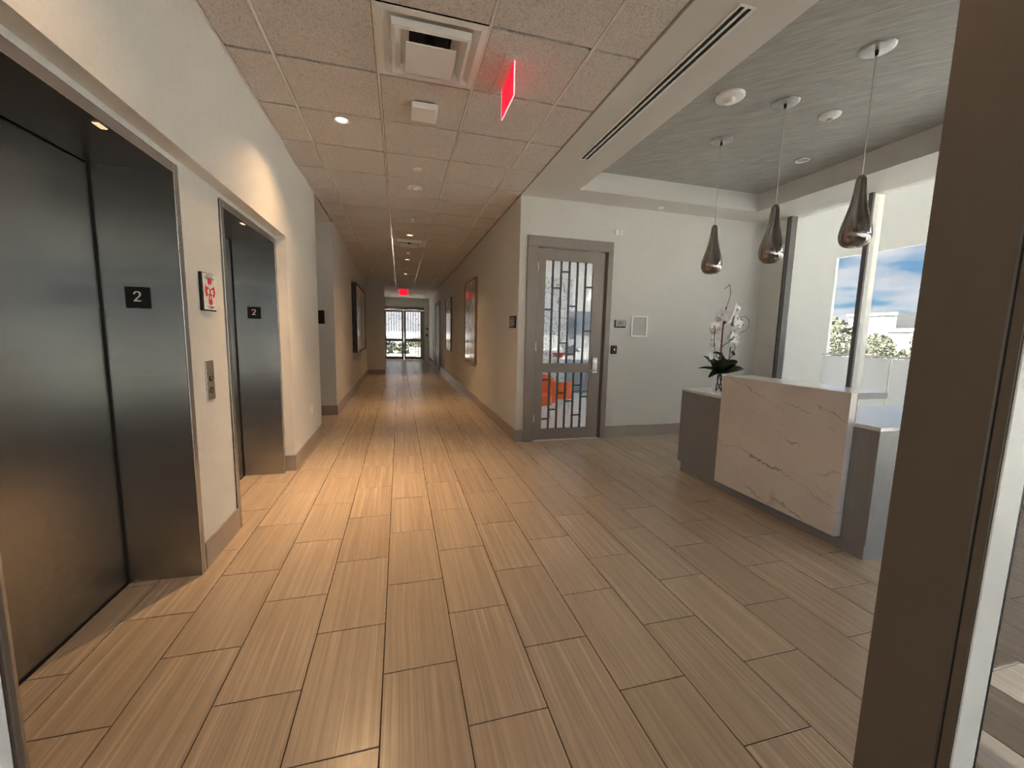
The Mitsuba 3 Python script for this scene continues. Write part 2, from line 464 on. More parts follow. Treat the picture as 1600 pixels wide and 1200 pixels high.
struct('ceiling_alcove', bx(-2.2, XL, 5.72, 7.08, H, H + 0.06), 'm_soffit', 'plain ceiling of the side alcove')

# lobby soffit with its recessed tray
TX0, TX1, TY0, TY1 = 2.0, 4.52, 0.85, 4.52
struct('ceiling_lobby', cat(bx(1.85, XW + 0.2, 0.34, 0.44, H, H + 0.3), bx(XR, TX0, 0.44, YB, H, H + 0.3), bx(TX1, XW + 0.2, 0.44, YB, H, H + 0.3), bx(TX0, TX1, 0.44, TY0, H, H + 0.3), bx(TX0, TX1, TY1, YB, H, H + 0.3)),
       'm_soffit', 'smooth grey lobby soffit framing the raised tray')
struct('ceiling_tray', bx(TX0, TX1, TY0, TY1, ZT, ZT + 0.05), 'm_tray', 'raised tray ceiling with a silvery diagonal brushed finish')
struct('roof', cat(bx(-6, 7.7, 0.34, 7.3, 3.9, 4.2), bx(-6, 5.3, 7.3, YEND + 0.3, 3.9, 4.2), bx(-6, 1.9, -6, 0.34, 3.9, 4.2)), 'm_facade', 'unseen concrete slab overhead, placed to shade the balcony and cut back for daylight')  # unseen slab placed to shade the balcony, cut back to admit daylight

# ------------------------------------------------------------------ near doorway: frame and sidelight
key = 'door_1'
put('door_1__jamb', cat(cbx(0.75, 0.80, 0.3405, 0.44, 0, 2.55, 0.002), bx(0.753, 0.80, 0.338, 0.3405, 0, 2.55), cbx(0.7505, 0.80, 0.326, 0.338, 0, 2.55, 0.001)), 'm_shaded_jamb')
put('door_1__jamb_001', cbx(-0.395, -0.3435, 0.4375, 0.4445, 0, 2.55, 0.001), 'm_shaded_jamb')
put('door_1__gasket', bx(0.7522, 0.753, 0.3379, 0.3405, 0, 2.55), 'm_dark')
put('door_1__front_face', cbx(0.7525, 0.802, 0.3232, 0.3258, 0, 2.55, 0.0008), 'm_alu_light')  # daylight on the frame front put into a pale colour
labels['door_1__front_face'] = {'label': 'pale front strip, its daylight put into the colour'}
put('door_1__glazing_gasket', bx(0.802, 0.8115, 0.325, 0.372, 0, 2.55), 'm_dark')
put('door_1__header', cbx(-1.0, 0.80, 0.336, 0.446, 2.50, 2.55, 0.002), 'm_taupe')
tag('door_1', 'brown metal frame of the near doorway with a dark groove', kind='structure')
labels['door_1__jamb'] = {'label': 'wide brown jamb on the right, its shade put into the colour'}
put('window_3__pane', bx(0.80, XW, 0.372, 0.373, 0.05, 2.5), 'm_glass')
put('window_3__pane_001', bx(-0.998, -0.40, 0.372, 0.373, 0.05, 2.5), 'm_glass')
put('window_3__frame', cat(bx(0.80, XW, 0.345, 0.40, 0, 0.05), bx(0.80, XW, 0.345, 0.40, 2.5, 2.55), bx(-1.0, -0.40, 0.345, 0.40, 0, 0.05)), 'm_taupe')
tag('window_3', 'clear glass sidelight beside the brown near jamb', kind='structure')

# ------------------------------------------------------------------ lobby window wall
MUL = [(3.523, 3.573), (2.02, 2.07), (0.45, 0.50)]
put('window_1__frame', cat(bx(XW, XW + 0.10, 4.50, 4.555, 0, H), bx(XW, XW + 0.1, 0.44, 4.5, 0, 0.06)), 'm_alu')
put('window_1__gap', bx(XW + 0.004, XW + 0.1, 4.555, 4.57, 0, H), 'm_dark')
labels['window_1__gap'] = {'label': 'black shadow joint beside the frame'}
for k, (a, b) in enumerate(MUL):
    put(num('window_1__mullion', k), cat(cbx(XW, XW + 0.03, a, b, 0.06, H, 0.003)), 'm_alu')  # backlit inner face: its shade put into the darker colour
    put(num('window_1__mullion_fin', k), cat(bx(XW + 0.03, XW + 0.18, a, b, 0.06, H - 0.012)), 'm_alu_light')  # outdoor light on the mullion side put into the paler colour
ed = [4.50, 3.573, 3.523, 2.07, 2.02, 0.50]
for k in range(3):
    put(num('window_1__pane', k), bx(XW + 0.10, XW + 0.101, ed[2 * k + 1], ed[2 * k], 0.06, H - 0.001), 'm_glass')
tag('window_1', 'floor to ceiling lobby window with slim dark mullions', kind='structure')
# added unseen side glazing, set close to brighten the white door leaf
put('window_4__frame', cat(bx(1.75, 1.85, -2.6, 0.34, 0, 0.06), bx(1.75, 1.85, -1.1, -1.05, 0.06, H), bx(1.75, 1.85, 0.26, 0.34, 0.06, H)), 'm_alu')
put('window_4__pane', bx(1.80, 1.801, -2.6, -1.1, 0.06, H), 'm_glass')
put('window_4__pane_001', bx(1.80, 1.801, -1.05, 0.26, 0.06, H), 'm_glass')
tag('window_4', 'added full height side window, unseen, that brightens the white door leaf', kind='structure')

put('window_5__frame', cat(*[bx(a, a + 0.05, -2.7, -2.6, 0.3, 2.6) for a in (-1.6, 0.0, 1.60)], bx(-1.55, 1.60, -2.7, -2.6, 0.3, 0.34), bx(-1.55, 1.60, -2.7, -2.6, 2.56, 2.6)), 'm_alu')  # added window behind the camera, brightens the door leaf and lift returns
for k in range(2):
    put(num('window_5__pane', k), bx(-1.55 + 1.6 * k, 1.6 * k, -2.651, -2.65, 0.34, 2.56), 'm_glass')
tag('window_5', 'added unseen rear window that lights the white door leaf and the lift steel', kind='structure')

# ------------------------------------------------------------------ balcony and outdoors
struct('floor_balcony', bx(XW + 0.2, 7.7, -6, 10.6, -0.3, -0.05), 'm_facade', 'pale balcony slab outside the window')
struct('wall_balcony', cat(bx(7.54, 7.6, 5.70, 7.3, -0.05, 2.85), bx(7.54, 7.6, -6, 7.3, 2.85, 3.9)), 'm_facade', 'cream facade column and deep beam framing the balcony opening')
mat('m_rail_glass', {'type': 'blendbsdf', 'weight': 0.9, 'a': {'type': 'thindielectric', 'int_ior': 1.5},
                     'b': {'type': 'principledthin', 'base_color': rgb(0.72, 0.73, 0.73), 'roughness': 0.5, 'diff_trans': 1.3, 'spec_trans': 0.0}}, two=False)
put('balcony_railing__top_rail', cbx(7.42, 7.47, -6, 5.69, 1.13, 1.16, 0.004), 'm_alu_light')
k = 0
for y in np.arange(-5.4, 5.6, 1.25):
    put(num('balcony_railing__post', k), cbx(7.435, 7.455, y - 0.012, y + 0.012, -0.05, 1.13, 0.002), 'm_alu_light')
    put(num('balcony_railing__panel', k), bx(7.443, 7.446, y + 0.02, y + 1.23 if y + 1.23 < 5.68 else 5.68, 0.0, 1.12), 'm_rail_glass')
    k += 1
tag('balcony_railing', 'hazy glass balcony railing with a thin top rail outside the window', 'railing')

mat('m_ground', prin((0.40, 0.42, 0.44), 0.9, 0.1))
struct('ground', bx(7.9, 420, -250, 420, -7.2, -7.0), 'm_ground', 'low ground beyond the balcony')
mat('m_bldg', prin((0.34, 0.345, 0.35), 0.8, 0.2))
mat('m_bldg_win', prin((0.20, 0.23, 0.26), 0.25, 0.6))


def far_building(key, x, y0, y1, z1, depth, nwin, label, wz):
    put(f'{key}__wall', bx(x, x + depth, y0, y1, -7, z1), 'm_bldg')
    put(f'{key}__parapet', cat(bx(x - 0.3, x + depth + 0.3, y0 - 0.3, y1 + 0.3, z1, z1 + 0.5)), 'm_bldg')
    w = (y1 - y0) / nwin
    for k in range(nwin):
        put(num(f'{key}__window', k), bx(x - 0.05, x + 0.02, y0 + w * (k + 0.28), y0 + w * (k + 0.72), wz, z1 - 0.5), 'm_bldg_win')
    tag(key, label, 'building')


far_building('white_building', 80, 49.4, 57.0, 6.0, 10, 6, 'white columned building rising above the trees right of the mullion', 3.4)
far_building('low_building', 70, 39.5, 44.2, 3.0, 9, 4, 'long low white building to the right of the columned one', 1.0)


def hazed_foliage_fn(p, n, uv):
    return mix((0.10, 0.115, 0.09), (0.21, 0.225, 0.18), noise(p.x * 3, p.y * 3, p.z * 3))  # distance haze put into the colour: leaves paler and greyer


mat('m_hazed_foliage', prin(mikit.proc(hazed_foliage_fn), 0.8, 0.2))
mat('m_trunk', prin((0.16, 0.12, 0.09), 0.9, 0.1))


def crown(r, h, seed, n_leaf=700):
    """A tree crown: leaf-cluster blades scattered through a lumpy volume."""
    g = np.random.default_rng(seed)
    d = g.normal(size=(n_leaf, 3)); d /= np.linalg.norm(d, axis=1, keepdims=True)
    lump = 0.72 + 0.5 * meshkit.fbm(d * 1.9 + seed, 3, seed)
    pos = d * (lump * g.uniform(0.55, 1.0, n_leaf) ** 0.5)[:, None] * np.array([r, r, h])
    a = g.normal(size=(n_leaf, 3)); a /= np.linalg.norm(a, axis=1, keepdims=True)
    b = np.cross(a, g.normal(size=(n_leaf, 3))); b /= np.linalg.norm(b, axis=1, keepdims=True)
    s = g.uniform(0.16, 0.34, n_leaf)[:, None] * r * 0.55
    v = np.stack([pos - a * s, pos - b * s * 0.5, pos + a * s, pos + b * s * 0.5], 1).reshape(-1, 3)
    i = np.arange(n_leaf)[:, None] * 4
    f = np.vstack([i + [0, 1, 2], i + [0, 2, 3]])
    return trimesh.Trimesh(v, f, process=False)


tree_spots = [(60, 45.6, 2.6, 2.5, 'tall dark tree behind the column left of the dark mullion'),
              (50, 36.4, 1.0, 1.5, 'rounded green tree left of the dark mullion'),
              (60, 39.2, 1.1, 1.6, 'tree in front of the white columned building'),
              (46, 25.2, 1.4, 1.5, 'pale green tree at the right edge of the window beside the brown jamb'),
              (44, 28.6, 0.6, 1.1, 'low bushy tree in the window just right of the mullion'),
              (50, 31.0, -0.6, 1.6, 'broad low tree at the middle of the right window pane')]
for k, (x, y, z, r, lab) in enumerate(tree_spots):
    key = num('tree', k)
    m = crown(r * 1.25, r * 0.95, 40 + k); m.apply_translation([x, y, z])
    put(f'{key}__crown', m, 'm_hazed_foliage')
    put(f'{key}__trunk', tube([[x, y, -7.0], [x + 0.1, y, (z - 7) / 2], [x, y, z]], [0.35, 0.28, 0.18], 10), 'm_trunk', smooth=40)
    tag(key, lab, 'tree')

# ------------------------------------------------------------------ lifts
DIGIT = meshkit.text_mesh('2', 0.05, 0.002)
DIGIT.apply_translation(-DIGIT.bounds.mean(axis=0) * np.array([1, 1, 0]))


def lift(key, y0, y1, label, lab_plate, lamp_y):
    zt = 2.13
    put_uv(f'{key}__door_panel', cat(cbx(XDOOR - 0.04, XDOOR, y0 + 0.36, y1 - 0.002, 0.004, zt + 0.02, 0.002)), 'm_lift', [0, 1, 0], [0, 0, 1])
    put_uv(f'{key}__door_panel_001', cat(cbx(XDOOR - 0.07, XDOOR - 0.03, y0, y0 + 0.38, 0.004, zt + 0.02, 0.002)), 'm_lift', [0, 1, 0], [0, 0, 1])
    put_uv(f'{key}__jamb', cat(bx(XDOOR + 0.012, XREC + 0.006, y1 + 0.0005, y1 + 0.044, 0.0, 2.172)), 'm_lift', [1, 1, 0], [0, 0, 1])
    put_uv(f'{key}__jamb_001', cat(bx(XDOOR + 0.012, XREC + 0.006, y0 - 0.044, y0 - 0.0005, 0.0, 2.172)), 'm_lift', [1, 1, 0], [0, 0, 1])
    put_uv(f'{key}__header', bx(XDOOR + 0.012, XREC + 0.006, y0 - 0.044, y1 + 0.044, zt + 0.0, 2.172), 'm_header_reflection', [0, 1, 0], [1, 0, 1])
    put_uv(f'{key}__edge_trim', cat(cbx(XREC + 0.006, XREC + 0.012, y1 + 0.002, y1 + 0.048, 0.0, 2.178, 0.002), cbx(XREC + 0.006, XREC + 0.012, y0 - 0.048, y0 - 0.002, 0.0, 2.178, 0.002),
                                    cbx(XREC + 0.006, XREC + 0.012, y0 - 0.002, y1 + 0.002, zt, 2.178, 0.002)), 'm_liftframe', [0, 1, 1], [0, 0, 1])
    put(f'{key}__sill', cat(bx(XDOOR - 0.02, XDOOR + 0.010, y0, y1, -0.001, 0.003)), 'm_dark')
    put(f'{key}__door_gap', bx(XDOOR + 0.0005, XDOOR + 0.0118, y1 - 0.006, y1 + 0.044, 0.0, zt), 'm_dark')
    # floor plate
    put(f'{key}__floor_plate', place(extrude(rounded_rect(0.105, 0.105, 0.004), 0.004), [-1.2615, y1 + 0.0003, 1.512], *FACE_MY), 'm_black_plate')
    put(f'{key}__floor_plate__digit', place(DIGIT, [-1.263, y1 - 0.0039, 1.518], *FACE_MY), 'm_digit')
    labels[f'{key}__floor_plate'] = {'label': lab_plate}
    scene[f'{key}__indicator_lamp'] = mikit.ply(bx(XREC - 0.025, XREC - 0.004, lamp_y - 0.025, lamp_y + 0.025, zt - 0.004, zt), 'm_white', emitter={'type': 'area', 'radiance': rgb(*(WARM * 0.9 * K).tolist())})
    tag(key, label, 'elevator')


lift('elevator', 1.40, 2.50, 'large brushed steel elevator doorway nearest the camera on the left', 'black plate with a pale number 2', 2.03)
lift('elevator_001', 3.10, 4.20, 'second brushed steel elevator doorway, beyond the fire sign', 'black plate with a pale number 2', 3.51)

# fire sign on the pier
put('fire_sign__backing', cbx(XREC, XREC + 0.018, 2.715, 2.885, 1.467, 1.683, 0.003), 'm_black_plate')
put('fire_sign__face', cbx(XREC + 0.018, XREC + 0.022, 2.722, 2.879, 1.474, 1.678, 0.001), 'm_white')


def maltese(r):
    arm = Polygon([(-0.10 * r, 0), (-0.42 * r, r * 0.82), (0, r), (0.42 * r, r * 0.82), (0.10 * r, 0)])
    return union_all([affinity.rotate(arm, a, origin=(0, 0)) for a in (0, 90, 180, 270)] + [Point(0, 0).buffer(0.42 * r)])


fx = XREC + 0.022
cross = affinity.scale(maltese(0.07), 0.95, 1.15, origin=(0, 0))
put('fire_sign__emblem', place(extrude(cross, 0.001), [fx, 2.80, 1.578], *FACE_PX), 'm_red')
blobs = union_all([Point(-0.024, -0.002).buffer(0.016), Point(0.024, -0.002).buffer(0.016), Point(0, 0.028).buffer(0.016), sbox(-0.004, -0.045, 0.004, -0.022)])
put('fire_sign__emblem__figures', place(extrude(blobs, 0.0006), [fx + 0.001, 2.80, 1.578], *FACE_PX), 'm_white')
lines = []
for zz, w in ((1.668, 0.085), (1.657, 0.12), (1.650, 0.12), (1.492, 0.09), (1.484, 0.06)):
    x = -w / 2
    while x < w / 2:
        ww = rng.uniform(0.006, 0.016)
        lines.append(sbox(x, zz - 1.578 - 0.0022, min(x + ww, w / 2), zz - 1.578 + 0.0022)); x += ww + 0.0035
put('fire_sign__lettering', place(extrude(union_all(lines), 0.0006), [fx, 2.80, 1.578], *FACE_PX), 'm_sign_text')
tag('fire_sign', 'white wall sign with a red cross emblem on the pier between the elevators', 'sign')

# call buttons
put_uv('call_panel__plate', cbx(XREC, XREC + 0.006, 2.724, 2.826, 0.945, 1.178, 0.002), 'm_steel', [0, 1, 0], [0, 0, 1])
for k, z in enumerate((1.075, 1.005)):
    put(num('call_panel__button_ring', k), cat(*[place(extrude(Point(0, 0).buffer(0.0185).difference(Point(0, 0).buffer(0.0135)), 0.004), [XREC + 0.006, 2.775, z], *FACE_PX)]), 'm_black_plate')
    b = lathe([(0, 0), (0.0125, 0), (0.0125, 0.003), (0.009, 0.005), (0, 0.0055)], 20)
    put(num('call_panel__button', k), place(b, [XREC + 0.006, 2.775, z], *FACE_PX), 'm_chrome', smooth=30)
tag('call_panel', 'slim steel elevator call panel with two round buttons below the fire sign', 'call panel')


def outlet(key, x, y, z, label):
    put(f'{key}__plate', cbx(x, x + 0.006, y - 0.036, y + 0.036, z - 0.058, z + 0.058, 0.003), 'm_white')
    for k, dz in enumerate((0.022, -0.022)):
        put(num(f'{key}__socket', k), cat(place(extrude(rounded_rect(0.03, 0.026, 0.011), 0.0015), [x + 0.006, y, z + dz], *FACE_PX)), 'm_white_paint')
        put(num(f'{key}__slot', k), cat(bx(x + 0.0074, x + 0.0078, y - 0.007, y - 0.005, z + dz - 0.004, z + dz + 0.005), bx(x + 0.0074, x + 0.0078, y + 0.005, y + 0.007, z + dz - 0.004, z + dz + 0.005)), 'm_dark')
    tag(key, label, 'outlet')


outlet('wall_outlet', XL, 5.13, 0.447, 'white power outlet low on the wall past the second elevator')

# ------------------------------------------------------------------ lattice doors
UP = {0: [.472], 1: [.26], 2: [.10, .795], 3: [.43, .908], 4: [], 5: [.237, .67]}
LO = {0: [.128, .824], 1: [.66], 2: [.366], 3: [.513], 4: [.23, .77], 5: [.44]}


def leaf(key, x0, x1, gx0, gx1, zt, y, zrail=(0.893, 1.012), zg=(0.155, 2.30), flip=False):
    """A glazed door leaf: stiles and rails, lattice bars each on its own, a glass pane. Faces -y."""
    t = 0.044
    put(key, cat(bx(x0, gx0, y, y + t, 0.015, zt), bx(gx1, x1, y, y + t, 0.015, zt), bx(gx0, gx1, y, y + t, 0.015, zg[0]), bx(gx0, gx1, y, y + t, zg[1], zt),
                 bx(gx0, gx1, y, y + t, *zrail)), 'm_taupe')
    put(key + '__glass', bx(gx0, gx1, y + 0.020, y + 0.021, zg[0], zg[1]), 'm_glass')
    p = (gx1 - gx0 + 0.019) / 6
    n = 0
    for (za, zb) in ((zg[0], zrail[0]), (zrail[1], zg[1])):
        for k in range(1, 6):
            xc = gx0 + k * p - 0.0095
            put(num(key + '__vertical_bar', n), cbx(xc - 0.0095, xc + 0.0095, y + 0.006, y + 0.038, za, zb, 0.002), 'm_lattice'); n += 1
    n = 0
    for tab, (za, zb) in ((LO, (zg[0], zrail[0])), (UP, (zrail[1], zg[1]))):
        for k in range(6):
            for fr in tab[5 - k if flip else k]:
                z = zb - fr * (zb - za)
                xa = gx0 + k * p
                put(num(key + '__cross_bar', n), cbx(xa, xa + p - 0.019, y + 0.008, y + 0.036, z - 0.009, z + 0.009, 0.002), 'm_lattice'); n += 1


put('door_2__frame', cat(cbx(1.515, 1.648, YB - 0.03, YB + 0.10, 0, 2.447, 0.003), cbx(2.605, 2.675, YB - 0.03, YB + 0.10, 0, 2.447, 0.003),
                         cbx(1.515, 2.675, YB - 0.03, YB + 0.10, 2.449, 2.575, 0.003), bx(2.572, 2.605, YB + 0.035, YB + 0.10, 0, 2.449)), 'm_taupe')
leaf('door_2__leaf', 1.652, 2.562, 1.760, 2.412, 2.428, YB - 0.012)
for k, z in enumerate((0.30, 1.22, 2.20)):
    put(num('door_2__hinge', k), cyl(0.008, [1.650, YB - 0.032, z - 0.05], [1.650, YB - 0.032, z + 0.05], 12), 'm_steel', smooth=30)
yl = YB - 0.012
put('door_2__leaf__lock_plate', cbx(2.442, 2.518, yl - 0.022, yl, 0.885, 1.095, 0.004), 'm_steel')
put('door_2__leaf__lock_cylinder', cyl(0.018, [2.48, yl - 0.028, 1.045], [2.48, yl - 0.02, 1.045], 18), 'm_chrome', smooth=30)
put('door_2__leaf__lever_handle', cat(cyl(0.022, [2.485, yl - 0.03, 0.925], [2.485, yl - 0.02, 0.925], 18), cyl(0.010, [2.485, yl - 0.06, 0.925], [2.485, yl - 0.03, 0.925], 14),
                                      tube([[2.487, yl - 0.056, 0.925], [2.44, yl - 0.058, 0.925], [2.36, yl - 0.055, 0.921]], [0.010, 0.010, 0.008], 12)), 'm_steel', smooth=40)
put('door_2__threshold', cbx(1.65, 2.57, YB - 0.04, YB + 0.06, 0.0005, 0.011, 0.002), 'm_alu_light')  # light leaking under the door put in as a pale strip
labels['door_2__threshold'] = {'label': 'pale strip added for the light leaking under the door'}
tag('door_2', 'brown lobby door with staggered glass lattice panes and a lever lock', kind='structure')

put('door_3__frame', cat(cbx(-0.70, -0.665, YEND - 0.03, YEND + 0.1, 0, 2.42, 0.003), cbx(1.115, 1.19, YEND - 0.03, YEND + 0.1, 0, 2.42, 0.003), cbx(-0.70, 1.19, YEND - 0.03, YEND + 0.1, 2.45, 2.60, 0.003)), 'm_taupe')
leaf('door_3__leaf', -0.662, 0.186, -0.63, 0.09, 2.43, YEND - 0.01, (0.90, 1.03), (0.15, 2.33))
leaf('door_3__leaf_001', 0.20, 1.112, 0.297, 1.002, 2.43, YEND - 0.01, (0.90, 1.04), (0.155, 2.36), flip=True)
for k, x in enumerate((-0.3, 0.68)):
    put(num('door_3__closer', k), cat(cbx(x - 0.25, x + 0.25, YEND - 0.075, YEND - 0.03, 2.46, 2.50, 0.004), tube([[x, YEND - 0.06, 2.46], [x + 0.18, YEND - 0.09, 2.44], [x + 0.30, YEND - 0.04, 2.44]], 0.008, 8)), 'm_alu_light')
tag('door_3', 'pair of dark lattice glass doors at the far end of the corridor', kind='structure')

# far right corridor door
put('door_4__frame', cat(cbx(XR - 0.03, XR, 15.06, 15.20, 0, 2.54, 0.003), cbx(XR - 0.03, XR, 16.98, 17.12, 0, 2.54, 0.003), cbx(XR - 0.03, XR, 15.2, 16.98, 2.40, 2.54, 0.003)), 'm_taupe')
put('door_4__leaf', cat(cbx(XR - 0.012, XR, 15.21, 16.085, 0.01, 2.39, 0.003), cbx(XR - 0.012, XR, 16.095, 16.97, 0.01, 2.39, 0.003)), 'm_sign_gray')
put('door_4__handle', tube([[XR - 0.012, 16.03, 0.98], [XR - 0.05, 16.03, 0.98], [XR - 0.05, 15.92, 0.98]], 0.009, 10), 'm_steel')
tag('door_4', 'grey door in a brown frame far along the right corridor wall', kind='structure')

# ------------------------------------------------------------------ wall pictures, signs and small devices


def art_fn(p, n, uv):
    a = fbm(p.y * 5, p.z * 5, 3.0, 4); b = fbm(p.y * 18, p.z * 18, 7.0, 3)
    c = mix((0.26, 0.25, 0.24), (0.55, 0.54, 0.52), smoothstep(0.3, 0.7, a))
    return mix(c, (0.36, 0.30, 0.25), smoothstep(0.5, 0.75, b))


mat('m_art', prin(mikit.proc(art_fn), 0.12, 0.6))


def picture(key, side, y0, y1, z0, z1, depth, fm, label):
    s, xw = (1, XL) if side == 'l' else (-1, XR)
    w = 0.035
    f = [cbx(*sorted((xw, xw + s * depth)), a, b, c, d, 0.004) for a, b, c, d in ((y0, y0 + w, z0, z1), (y1 - w, y1, z0, z1), (y0 + w, y1 - w, z0, z0 + w), (y0 + w, y1 - w, z1 - w, z1))]
    put(f'{key}__frame', cat(*f), fm)
    put(f'{key}__print', bx(*sorted((xw, xw + s * (depth - 0.012))), y0 + w, y1 - w, z0 + w, z1 - w), 'm_art')
    tag(key, label, 'picture')


picture('framed_picture', 'r', 7.70, 9.05, 0.785, 2.43, 0.045, 'm_brass_frame', 'framed grey picture in a thin bronze frame, the nearer one on the right corridor wall')
picture('framed_picture_001', 'r', 11.60, 12.90, 0.85, 2.37, 0.045, 'm_brass_frame', 'framed grey picture farther along the right corridor wall, near the far door')
picture('framed_picture_002', 'l', 9.60, 11.95, 0.89, 2.42, 0.10, 'm_black_frame', 'deep black framed picture on the left corridor wall')


def strokes(w, h, rows_, seed):
    g = random.Random(seed)
    out = []
    for k in range(rows_):
        yy = h / 2 - (k + 0.5) * h / rows_
        x = -w / 2
        end = w / 2 * g.uniform(0.6, 1.0)
        while x < end:
            ww = g.uniform(0.008, 0.02)
            out.append(sbox(x, yy - h / rows_ * 0.27, min(x + ww, end), yy + h / rows_ * 0.27)); x += ww + 0.004
    return extrude(union_all(out), 0.0006)


put('room_sign__plate', cbx(2.752, 2.915, YB - 0.012, YB, 1.492, 1.592, 0.002), 'm_black_plate')
put('room_sign__face', cbx(2.768, 2.905, YB - 0.018, YB - 0.012, 1.511, 1.595, 0.001), 'm_sign_gray')
put('room_sign__lettering', place(strokes(0.11, 0.06, 4, 3), [2.836, YB - 0.0181, 1.553], *FACE_MY), 'm_sign_text')
tag('room_sign', 'small grey sign on a black backing right of the lattice door', 'sign')
put('notice_frame__frame', cat(*[cbx(a, b, YB - 0.02, YB, c, d, 0.002) for a, b, c, d in ((2.995, 3.02, 1.375, 1.657), (3.222, 3.247, 1.375, 1.657), (3.02, 3.222, 1.375, 1.398), (3.02, 3.222, 1.634, 1.657))]), 'm_white')
put('notice_frame__pane', bx(3.02, 3.222, YB - 0.006, YB, 1.398, 1.634), 'm_sign_gray')
tag('notice_frame', 'empty white notice frame on the lobby wall beside the small sign', 'frame')
put('card_reader__body', cbx(2.716, 2.803, YB - 0.02, YB, 1.143, 1.252, 0.006), 'm_black_plate')
scene['card_reader__light'] = mikit.ply(place(extrude(rounded_rect(0.014, 0.022, 0.004), 0.0012), [2.764, YB - 0.0201, 1.2], *FACE_MY), 'm_red', emitter={'type': 'area', 'radiance': rgb(1.2 * K, 0.35 * K, 0.3 * K)})
labels['card_reader__light'] = {'label': 'small lit red indicator'}
tag('card_reader', 'small black card reader with a red light beside the lattice door', 'card reader')
put('strobe_plate__plate', cbx(2.692, 2.745, YB - 0.018, YB, 2.672, 2.738, 0.004), 'm_white')
put('strobe_plate__lens', cbx(2.747, 2.806, YB - 0.022, YB, 2.670, 2.736, 0.005), 'm_white_paint')
tag('strobe_plate', 'small white two part wall device above the lattice door corner', 'wall device')
put('corridor_sign__plate', cbx(XR - 0.012, XR, 5.00, 5.30, 1.452, 1.606, 0.002), 'm_black_plate')
put('corridor_sign__lettering', place(strokes(0.24, 0.12, 5, 8), [XR - 0.0121, 5.15, 1.53], *FACE_MX), 'm_digit')
tag('corridor_sign', 'black direction sign with pale lettering at the corridor corner', 'sign')
put('alcove_sign__plate', cbx(-1.30, -1.145, 7.068, 7.08, 1.47, 1.68, 0.002), 'm_black_plate')
tag('alcove_sign', 'small black sign on the alcove wall beyond the power outlet', 'sign')
put('end_sign__plate', cbx(1.255, 1.385, YEND - 0.01, YEND, 1.50, 1.60, 0.002), 'm_black_plate')
put('end_sign__lettering', place(strokes(0.10, 0.06, 2, 5), [1.32, YEND - 0.0101, 1.55], *FACE_MY), 'm_digit')
tag('end_sign', 'tiny dark sign right of the far double doors, upper of two', 'sign')
put('end_keypad__plate', cbx(1.27, 1.36, YEND - 0.02, YEND, 1.16, 1.30, 0.003), 'm_black_plate')
tag('end_keypad', 'tiny dark card reader under the sign right of the far doors', 'card reader')

# ------------------------------------------------------------------ exit signs


def exit_sign(key, c, along, L, Hh, label, plate):
    """Edge-lit panel hanging from z = H at c (x, y); along: unit direction of its length."""
    a = np.array([*along, 0.0]); n = np.cross(a, [0, 0, 1.0])
    cen = np.array([c[0], c[1], 0.0])

    def ob(la, ln, z0, z1, da=0.0, dn=0.0, ch=0.002):
        m = cbx(-la / 2, la / 2, -ln / 2, ln / 2, z0, z1, ch)
        M = np.eye(4); M[:3, 0], M[:3, 1], M[:3, 3] = a, -n, cen + a * da + n * dn
        m.apply_transform(M)
        return m
    put(f'{key}__canopy', ob(plate[0], plate[1], H - 0.008, H + 0.0005), 'm_ctile')
    scene[f'{key}__panel'] = mikit.ply(ob(L, 0.006, H - 0.012 - Hh, H - 0.008, ch=0.001), 'm_red', emitter={'type': 'area', 'radiance': rgb(SIGN_RED * 0.75, SIGN_RED * 0.006, SIGN_RED * 0.03)})
    edges = cat(ob(L + 0.002, 0.009, H - 0.016 - Hh, H - 0.012 - Hh), ob(0.004, 0.009, H - 0.012 - Hh, H - 0.008, da=L / 2 + 0.001), ob(0.004, 0.009, H - 0.012 - Hh, H - 0.008, da=-L / 2 - 0.001))
    scene[f'{key}__edge'] = mikit.ply(edges, 'm_white', emitter={'type': 'area', 'radiance': rgb(SIGN_RED * 1.4, SIGN_RED * 0.25, SIGN_RED * 0.3)})
    txt = meshkit.text_mesh('EXIT', 0.55 * Hh, 0.001, bold=True)
    s = 0.72 * L / (txt.bounds[1, 0] - txt.bounds[0, 0])
    txt.apply_scale([s, 1, 1]); txt.apply_translation(-txt.bounds.mean(axis=0) * np.array([1, 1, 0]))
    for k, sg in enumerate((1, -1)):
        right = -a * sg if k == 0 else a
        right = a if sg == -1 else -a
        nn = np.cross(right, [0, 0, 1.0])
        scene[num(f'{key}__lettering', k)] = mikit.ply(place(txt, cen + nn * 0.0031 + np.array([0, 0, H - 0.012 - Hh * 0.53]), right, [0, 0, 1]), 'm_red',
                                                       emitter={'type': 'area', 'radiance': rgb(SIGN_RED * 0.26, 0.0, SIGN_RED * 0.012)})
    tag(key, label, 'exit sign')


exit_sign('exit_sign', (0.69, 2.757), (0, 1), 0.31, 0.19, 'glowing red edge-lit exit sign hanging edge-on near the front of the corridor ceiling', (0.37, 0.13))
exit_sign('exit_sign_001', (0.16, 16.7), (1, 0), 0.34, 0.23, 'small red exit sign hanging far down the corridor', (0.30, 0.10))

# ------------------------------------------------------------------ ceiling devices


